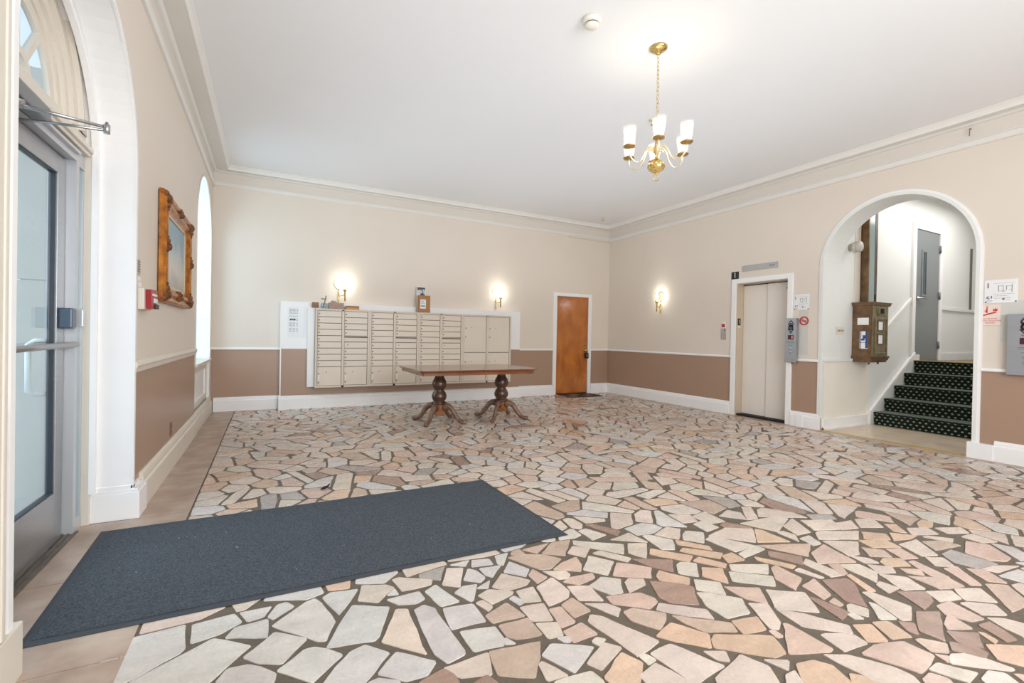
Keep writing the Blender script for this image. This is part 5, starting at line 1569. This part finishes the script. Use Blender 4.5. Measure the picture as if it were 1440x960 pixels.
for o, z0, z1 in ((.02, BZ1 - .05, BZ1 - .035), (.026, BZ1 - .035, BZ1 - .012), (.034, BZ1 - .012, BZ1)): add_box(bm, BX0 - o, BX1 + o, BYF - o, AYW - .003, z0, z1, bev=.003)
obj('cornice', bm, BRZ, mc)
bm = BM()
for o, z0, z1 in ((.02, BZ0 + .06, BZ0 + .09), (.01, BZ0 + .03, BZ0 + .06), (-.005, BZ0, BZ0 + .03)): add_box(bm, BX0 - o, BX1 + o, BYF - o, AYW - .003, z0, z1, bev=.003)
for x in (8.25, 8.5): add_lathe(bm, [(.012, BZ0 - .03), (.014, BZ0)], (x, BYF + .06, 0), 10)
obj('moulded_base', bm, BRZ, mc)
bm = BM(); x0, x1, z0, z1 = BX0 + .06, BX1 - .06, 1.045, 1.56
for q in ((x0, x0 + .02, z0, z1), (x1 - .02, x1, z0, z1), (x0 + .02, x1 - .02, z0, z0 + .025), (x0 + .02, x1 - .02, z1 - .025, z1)): add_box(bm, q[0], q[1], BYF - .024, BYF - .006, q[2], q[3], bev=.003)
add_box(bm, x0 + .02, x1 - .02, BYF - .012, BYF - .006, z0 + .025, z1 - .025)
dr = obj('front_door', bm, BRZF, mc)
for z in (1.37, 1.18):
    bm = BM(); xc = 8.385
    for q in ((xc - .08, xc - .062, z, z + .15), (xc + .062, xc + .08, z, z + .15), (xc - .062, xc + .062, z, z + .014), (xc - .062, xc + .062, z + .136, z + .15)): add_box(bm, q[0], q[1], BYF - .02, BYF - .012, q[2], q[3])
    obj('card_frame', bm, BRZ, dr); boxobj('card', PAPER, dr, xc - .061, xc + .061, BYF - .015, BYF - .0122, z + .015, z + .135)
bm = BM(); xc = 8.40
for q in ((xc - .09, xc - .06, 1.60, 1.70), (xc + .06, xc + .09, 1.60, 1.70), (xc - .06, xc + .06, 1.60, 1.615), (xc - .06, xc + .06, 1.685, 1.70)): add_box(bm, q[0], q[1], BYF - .03, BYF - .006, q[2], q[3], bev=.003)
obj('letter_slot', bm, BRZF, mc); boxobj('slot_gap', DARK, mc, xc - .06, xc + .06, BYF - .012, BYF - .005, 1.615, 1.685)
boxobj('side_label', PAPER, mc, BX0 - .002, BX0, 3.42, 3.56, 1.455, 1.555)
lb = boxobj('schedule_label', PAPER, mc, BX0 - .002, BX0, 3.425, 3.525, 1.12, 1.365)
BLU = mat('postal_blue_print', rgb(54, 78, 132), .5)
bm = BM(); [add_box(bm, BX0 - .003, BX0 - .002, *q) for q in ((3.508, 3.517, 1.12, 1.365), (3.425, 3.455, 1.13, 1.365), (3.455, 3.49, 1.26, 1.31), (3.465, 3.508, 1.235, 1.26), (3.425, 3.525, 1.205, 1.212))]; obj('blue_print', bm, BLU, lb)
# glazed chute shaft
cs_ = thing('mail_chute', 'glass fronted bronze mail chute rising from the collection mailbox', 'chute', (8.48, AYW, BZ1))
bm = BM(); add_box(bm, 8.36, 8.385, 3.525, AYW - .003, BZ1 + .001, H); add_box(bm, 8.575, 8.60, 3.525, AYW - .003, BZ1 + .001, H); obj('side_rail', bm, BRZ, cs_)
boxobj('chute_glass', mat('green_tinted_glass', rgb(150, 166, 160), .12, spec=.6), cs_, 8.385, 8.545, 3.532, 3.545, BZ1 + .001, H)
boxobj('dark_stile', mat('grey_stile', rgb(84, 86, 90), .4), cs_, 8.545, 8.575, 3.527, 3.55, BZ1 + .13, H)
bm = BM(); add_lathe(bm, [(.001, 0), (.05, 0), (.05, -.045), (.062, -.05), (.075, -.06), (.078, -.08), (.072, -.09), (.072, -.10), (.078, -.105), (.078, -.13), (.064, -.145), (.001, -.15)], (8.07, AYW, 2.55), 24, axis='Y')
tag(obj('alarm_bell', bm, mat('grey_cream_bell', rgb(190, 184, 172), .45)), 'round grey alarm horn on the stair hall wall inside the arch', 'alarm horn')
sw = thing('switch_plate', 'ivory four-gang switch plate on the stair hall wall beside the bronze mailbox', 'switch', (7.86, AYW, 1.365))
boxobj('plate', mat('ivory_switch', rgb(222, 216, 200), .4), sw, 7.765, 7.965, AYW - .006, AYW, 1.31, 1.425, bev=.002)
for k in range(4):
    bm = BM(); add_box(bm, 7.795 + k * .042, 7.803 + k * .042, AYW - .014, AYW - .006, 1.355, 1.38); obj('toggle', bm, mat('toggle_brown', rgb(120, 108, 92), .4), sw)


def carpet():
    m = bpy.data.materials.new('dark_green_dotted_carpet'); m.use_nodes = True
    n = m.node_tree.nodes; L = m.node_tree.links; b = n['Principled BSDF']
    uv = n.new('ShaderNodeUVMap'); uv.uv_map = 'run'; sp_ = n.new('ShaderNodeSeparateXYZ'); L.new(uv.outputs[0], sp_.inputs[0])
    def mth(op, a, b_=None, c_=None):
        x = n.new('ShaderNodeMath'); x.operation = op
        for i, v in enumerate((a, b_, c_)):
            if v is None: continue
            if isinstance(v, (int, float)): x.inputs[i].default_value = v
            else: L.new(v, x.inputs[i])
        return x.outputs[0]
    u = mth('DIVIDE', sp_.outputs[0], .068); v = mth('DIVIDE', sp_.outputs[1], .046)
    row = mth('FLOOR', v); half = mth('MULTIPLY', mth('FLOORED_MODULO', row, 2.0), .5)
    fu = mth('SUBTRACT', mth('FRACT', mth('ADD', u, half)), .5); fv = mth('SUBTRACT', mth('FRACT', v), .5)
    d = mth('ADD', mth('POWER', mth('MULTIPLY', fu, 3.3), 2), mth('POWER', mth('MULTIPLY', fv, 3.0), 2))
    k = n.new('ShaderNodeMapRange'); k.inputs[1].default_value = .30; k.inputs[2].default_value = .62; k.inputs[3].default_value = 1; k.inputs[4].default_value = 0; L.new(d, k.inputs[0])
    nz = n.new('ShaderNodeTexNoise'); nz.inputs['Scale'].default_value = 120
    base = n.new('ShaderNodeMixRGB'); base.inputs[1].default_value = (*rgb(15, 21, 18), 1); base.inputs[2].default_value = (*rgb(30, 46, 36), 1); L.new(nz.outputs[0], base.inputs[0])
    mx = n.new('ShaderNodeMixRGB'); L.new(k.outputs[0], mx.inputs[0]); L.new(base.outputs[0], mx.inputs[1]); mx.inputs[2].default_value = (*rgb(158, 162, 146), 1)
    L.new(mx.outputs[0], b.inputs['Base Color']); b.inputs['Roughness'].default_value = .95; b.inputs['Sheen Weight'].default_value = .3; b.inputs['Sheen Tint'].default_value = (.72, .82, .72, 1); b.inputs['Specular IOR Level'].default_value = .1
    return m


CARP = carpet()
XR = [8.715, 9.01, 9.305, 9.605, 9.92]
RH = LZ / 5
bm = BM()
pr = []
for i, x in enumerate(XR): pr += [(x + .012, i * RH), (x + .012, (i + 1) * RH - .012)]
pr += [(13.0, LZ - .012), (13.0, -.03), (XR[0] + .012, -.03)]
add_prism(bm, xz(1.70, pr), (0, AYW - .052 - 1.70, 0)); stairs = structure('stairs', bm, WHITE2)
run_ = 0.0
for i, x in enumerate(XR):
    bm = BM(); x1 = XR[i + 1] + .012 if i < 4 else 10.0
    uvl = bm.loops.layers.uv.new('run')
    z0, z1 = i * RH + (.001 if i == 0 else 0), (i + 1) * RH
    prof = [(x, z0), (x, z1 - .03), (x - .012, z1 - .02), (x - .014, z1 - .008), (x - .006, z1), (x + .02, z1 + .001)]
    if i < 4: prof.append((x1, z1 + .001))
    ya, yb = 1.72, AYW - .055
    A = [bm.verts.new((px, ya, pz)) for px, pz in prof]; B = [bm.verts.new((px, yb, pz)) for px, pz in prof]
    s = [run_]
    for p, q in zip(prof, prof[1:]): s.append(s[-1] + math.dist(p, q))
    for k in range(len(prof) - 1):
        f = bm.faces.new((A[k], A[k + 1], B[k + 1], B[k]))
        for lp, (uu, vv) in zip(f.loops, ((ya, s[k]), (ya, s[k + 1]), (yb, s[k + 1]), (yb, s[k]))): lp[uvl].uv = (uu, vv)
    # thickness: back and ends
    A2 = [bm.verts.new((px + (.011 if k < 5 else 0), ya, pz - (.011 if k >= 4 else 0))) for k, (px, pz) in enumerate(prof)]
    B2 = [bm.verts.new((px + (.011 if k < 5 else 0), yb, pz - (.011 if k >= 4 else 0))) for k, (px, pz) in enumerate(prof)]
    for k in range(len(prof) - 1):
        for q in ((A2[k], B2[k], B2[k + 1], A2[k + 1]), (A[k], A2[k], A2[k + 1], A[k + 1]), (B[k], B[k + 1], B2[k + 1], B2[k])):
            f = bm.faces.new(q)
            for lp in f.loops: lp[uvl].uv = (lp.vert.co.y + lp.vert.co.x * .3, s[k])
    obj('stair_carpet', bm, CARP, stairs); run_ = 0.0
boxobj('landing_nosing', mat('brass_nosing', rgb(206, 186, 110), .35, .6), stairs, 9.90, 10.0, 1.72, AYW - .055, LZ + .002, LZ + .012)
boxobj('landing_floor', mat('landing_vinyl', rgb(120, 108, 96), .5), stairs, 10.0, 12.99, 1.71, AYW - .001, LZ - .012, LZ + .001)
# thin dark vertical strip by the arch's far jamb
boxobj('trim_18', mat('grey_green_strip', rgb(96, 96, 88), .5), None, 12.07, 12.085, AYW - .03, AYW, 1.84, 2.95)['kind'] = 'structure'

d4 = thing('door_4', '', '', (10.4, AYW, LZ)); del d4['label']; del d4['category']; d4['kind'] = 'structure'
GX0, GX1, GZ0, GZ1 = 9.97, 10.80, LZ + .012, 3.06
bm = BM()
for x0, x1, z0, z1 in ((GX0 - .10, GX0, LZ, GZ1 + .09), (GX1, GX1 + .10, LZ, GZ1 + .09), (GX0, GX1, GZ1, GZ1 + .09)): add_box(bm, x0, x1, AYW - .035, AYW, z0, z1, bev=.004)
obj('door_casing', bm, WHITE, d4)
GREY = mat('grey_door_enamel', rgb(128, 132, 132), .42, noise=.04, nscale=3)
gl = boxobj('door_leaf', GREY, d4, GX0 + .003, GX1 - .003, AYW - .018, AYW - .001, GZ0, GZ1 - .004)
boxobj('door_gap', DARK, d4, GX0, GX1, AYW - .012, AYW - .0005, GZ1 - .006, GZ1)
bm = BM(); x0, x1, z0, z1 = 10.17, 10.36, 1.98, 2.74
for q in ((x0, x0 + .035, z0, z1), (x1 - .035, x1, z0, z1), (x0 + .035, x1 - .035, z0, z0 + .035), (x0 + .035, x1 - .035, z1 - .035, z1)): add_box(bm, q[0], q[1], AYW - .03, AYW - .018, q[2], q[3], bev=.004)
obj('vision_frame', bm, GREY, gl)
boxobj('vision_pane', mat('dark_wired_glass', rgb(58, 72, 80), .1), gl, x0 + .035, x1 - .035, AYW - .022, AYW - .017, z0 + .035, z1 - .035)
bm = BM(); add_lathe(bm, [(.032, 0), (.032, -.012), (.014, -.018), (.014, -.05)], (10.06, AYW - .018, 1.94), 16, axis='Y'); add_tube(bm, [(10.06, AYW - .065, 1.94), (10.12, AYW - .07, 1.945), (10.26, AYW - .068, 1.945)], .012, 10); obj('lever_handle', bm, STEEL, gl)
for z in (2.80, 2.02, 1.19):
    bm = BM(); add_lathe(bm, [(.014, z - .06), (.014, z + .06)], (GX1 - .004, AYW - .036, 0), 10); add_box(bm, GX1 - .03, GX1 + .02, AYW - .026, AYW - .0185, z - .055, z + .055); obj('hinge', bm, GREY, gl)
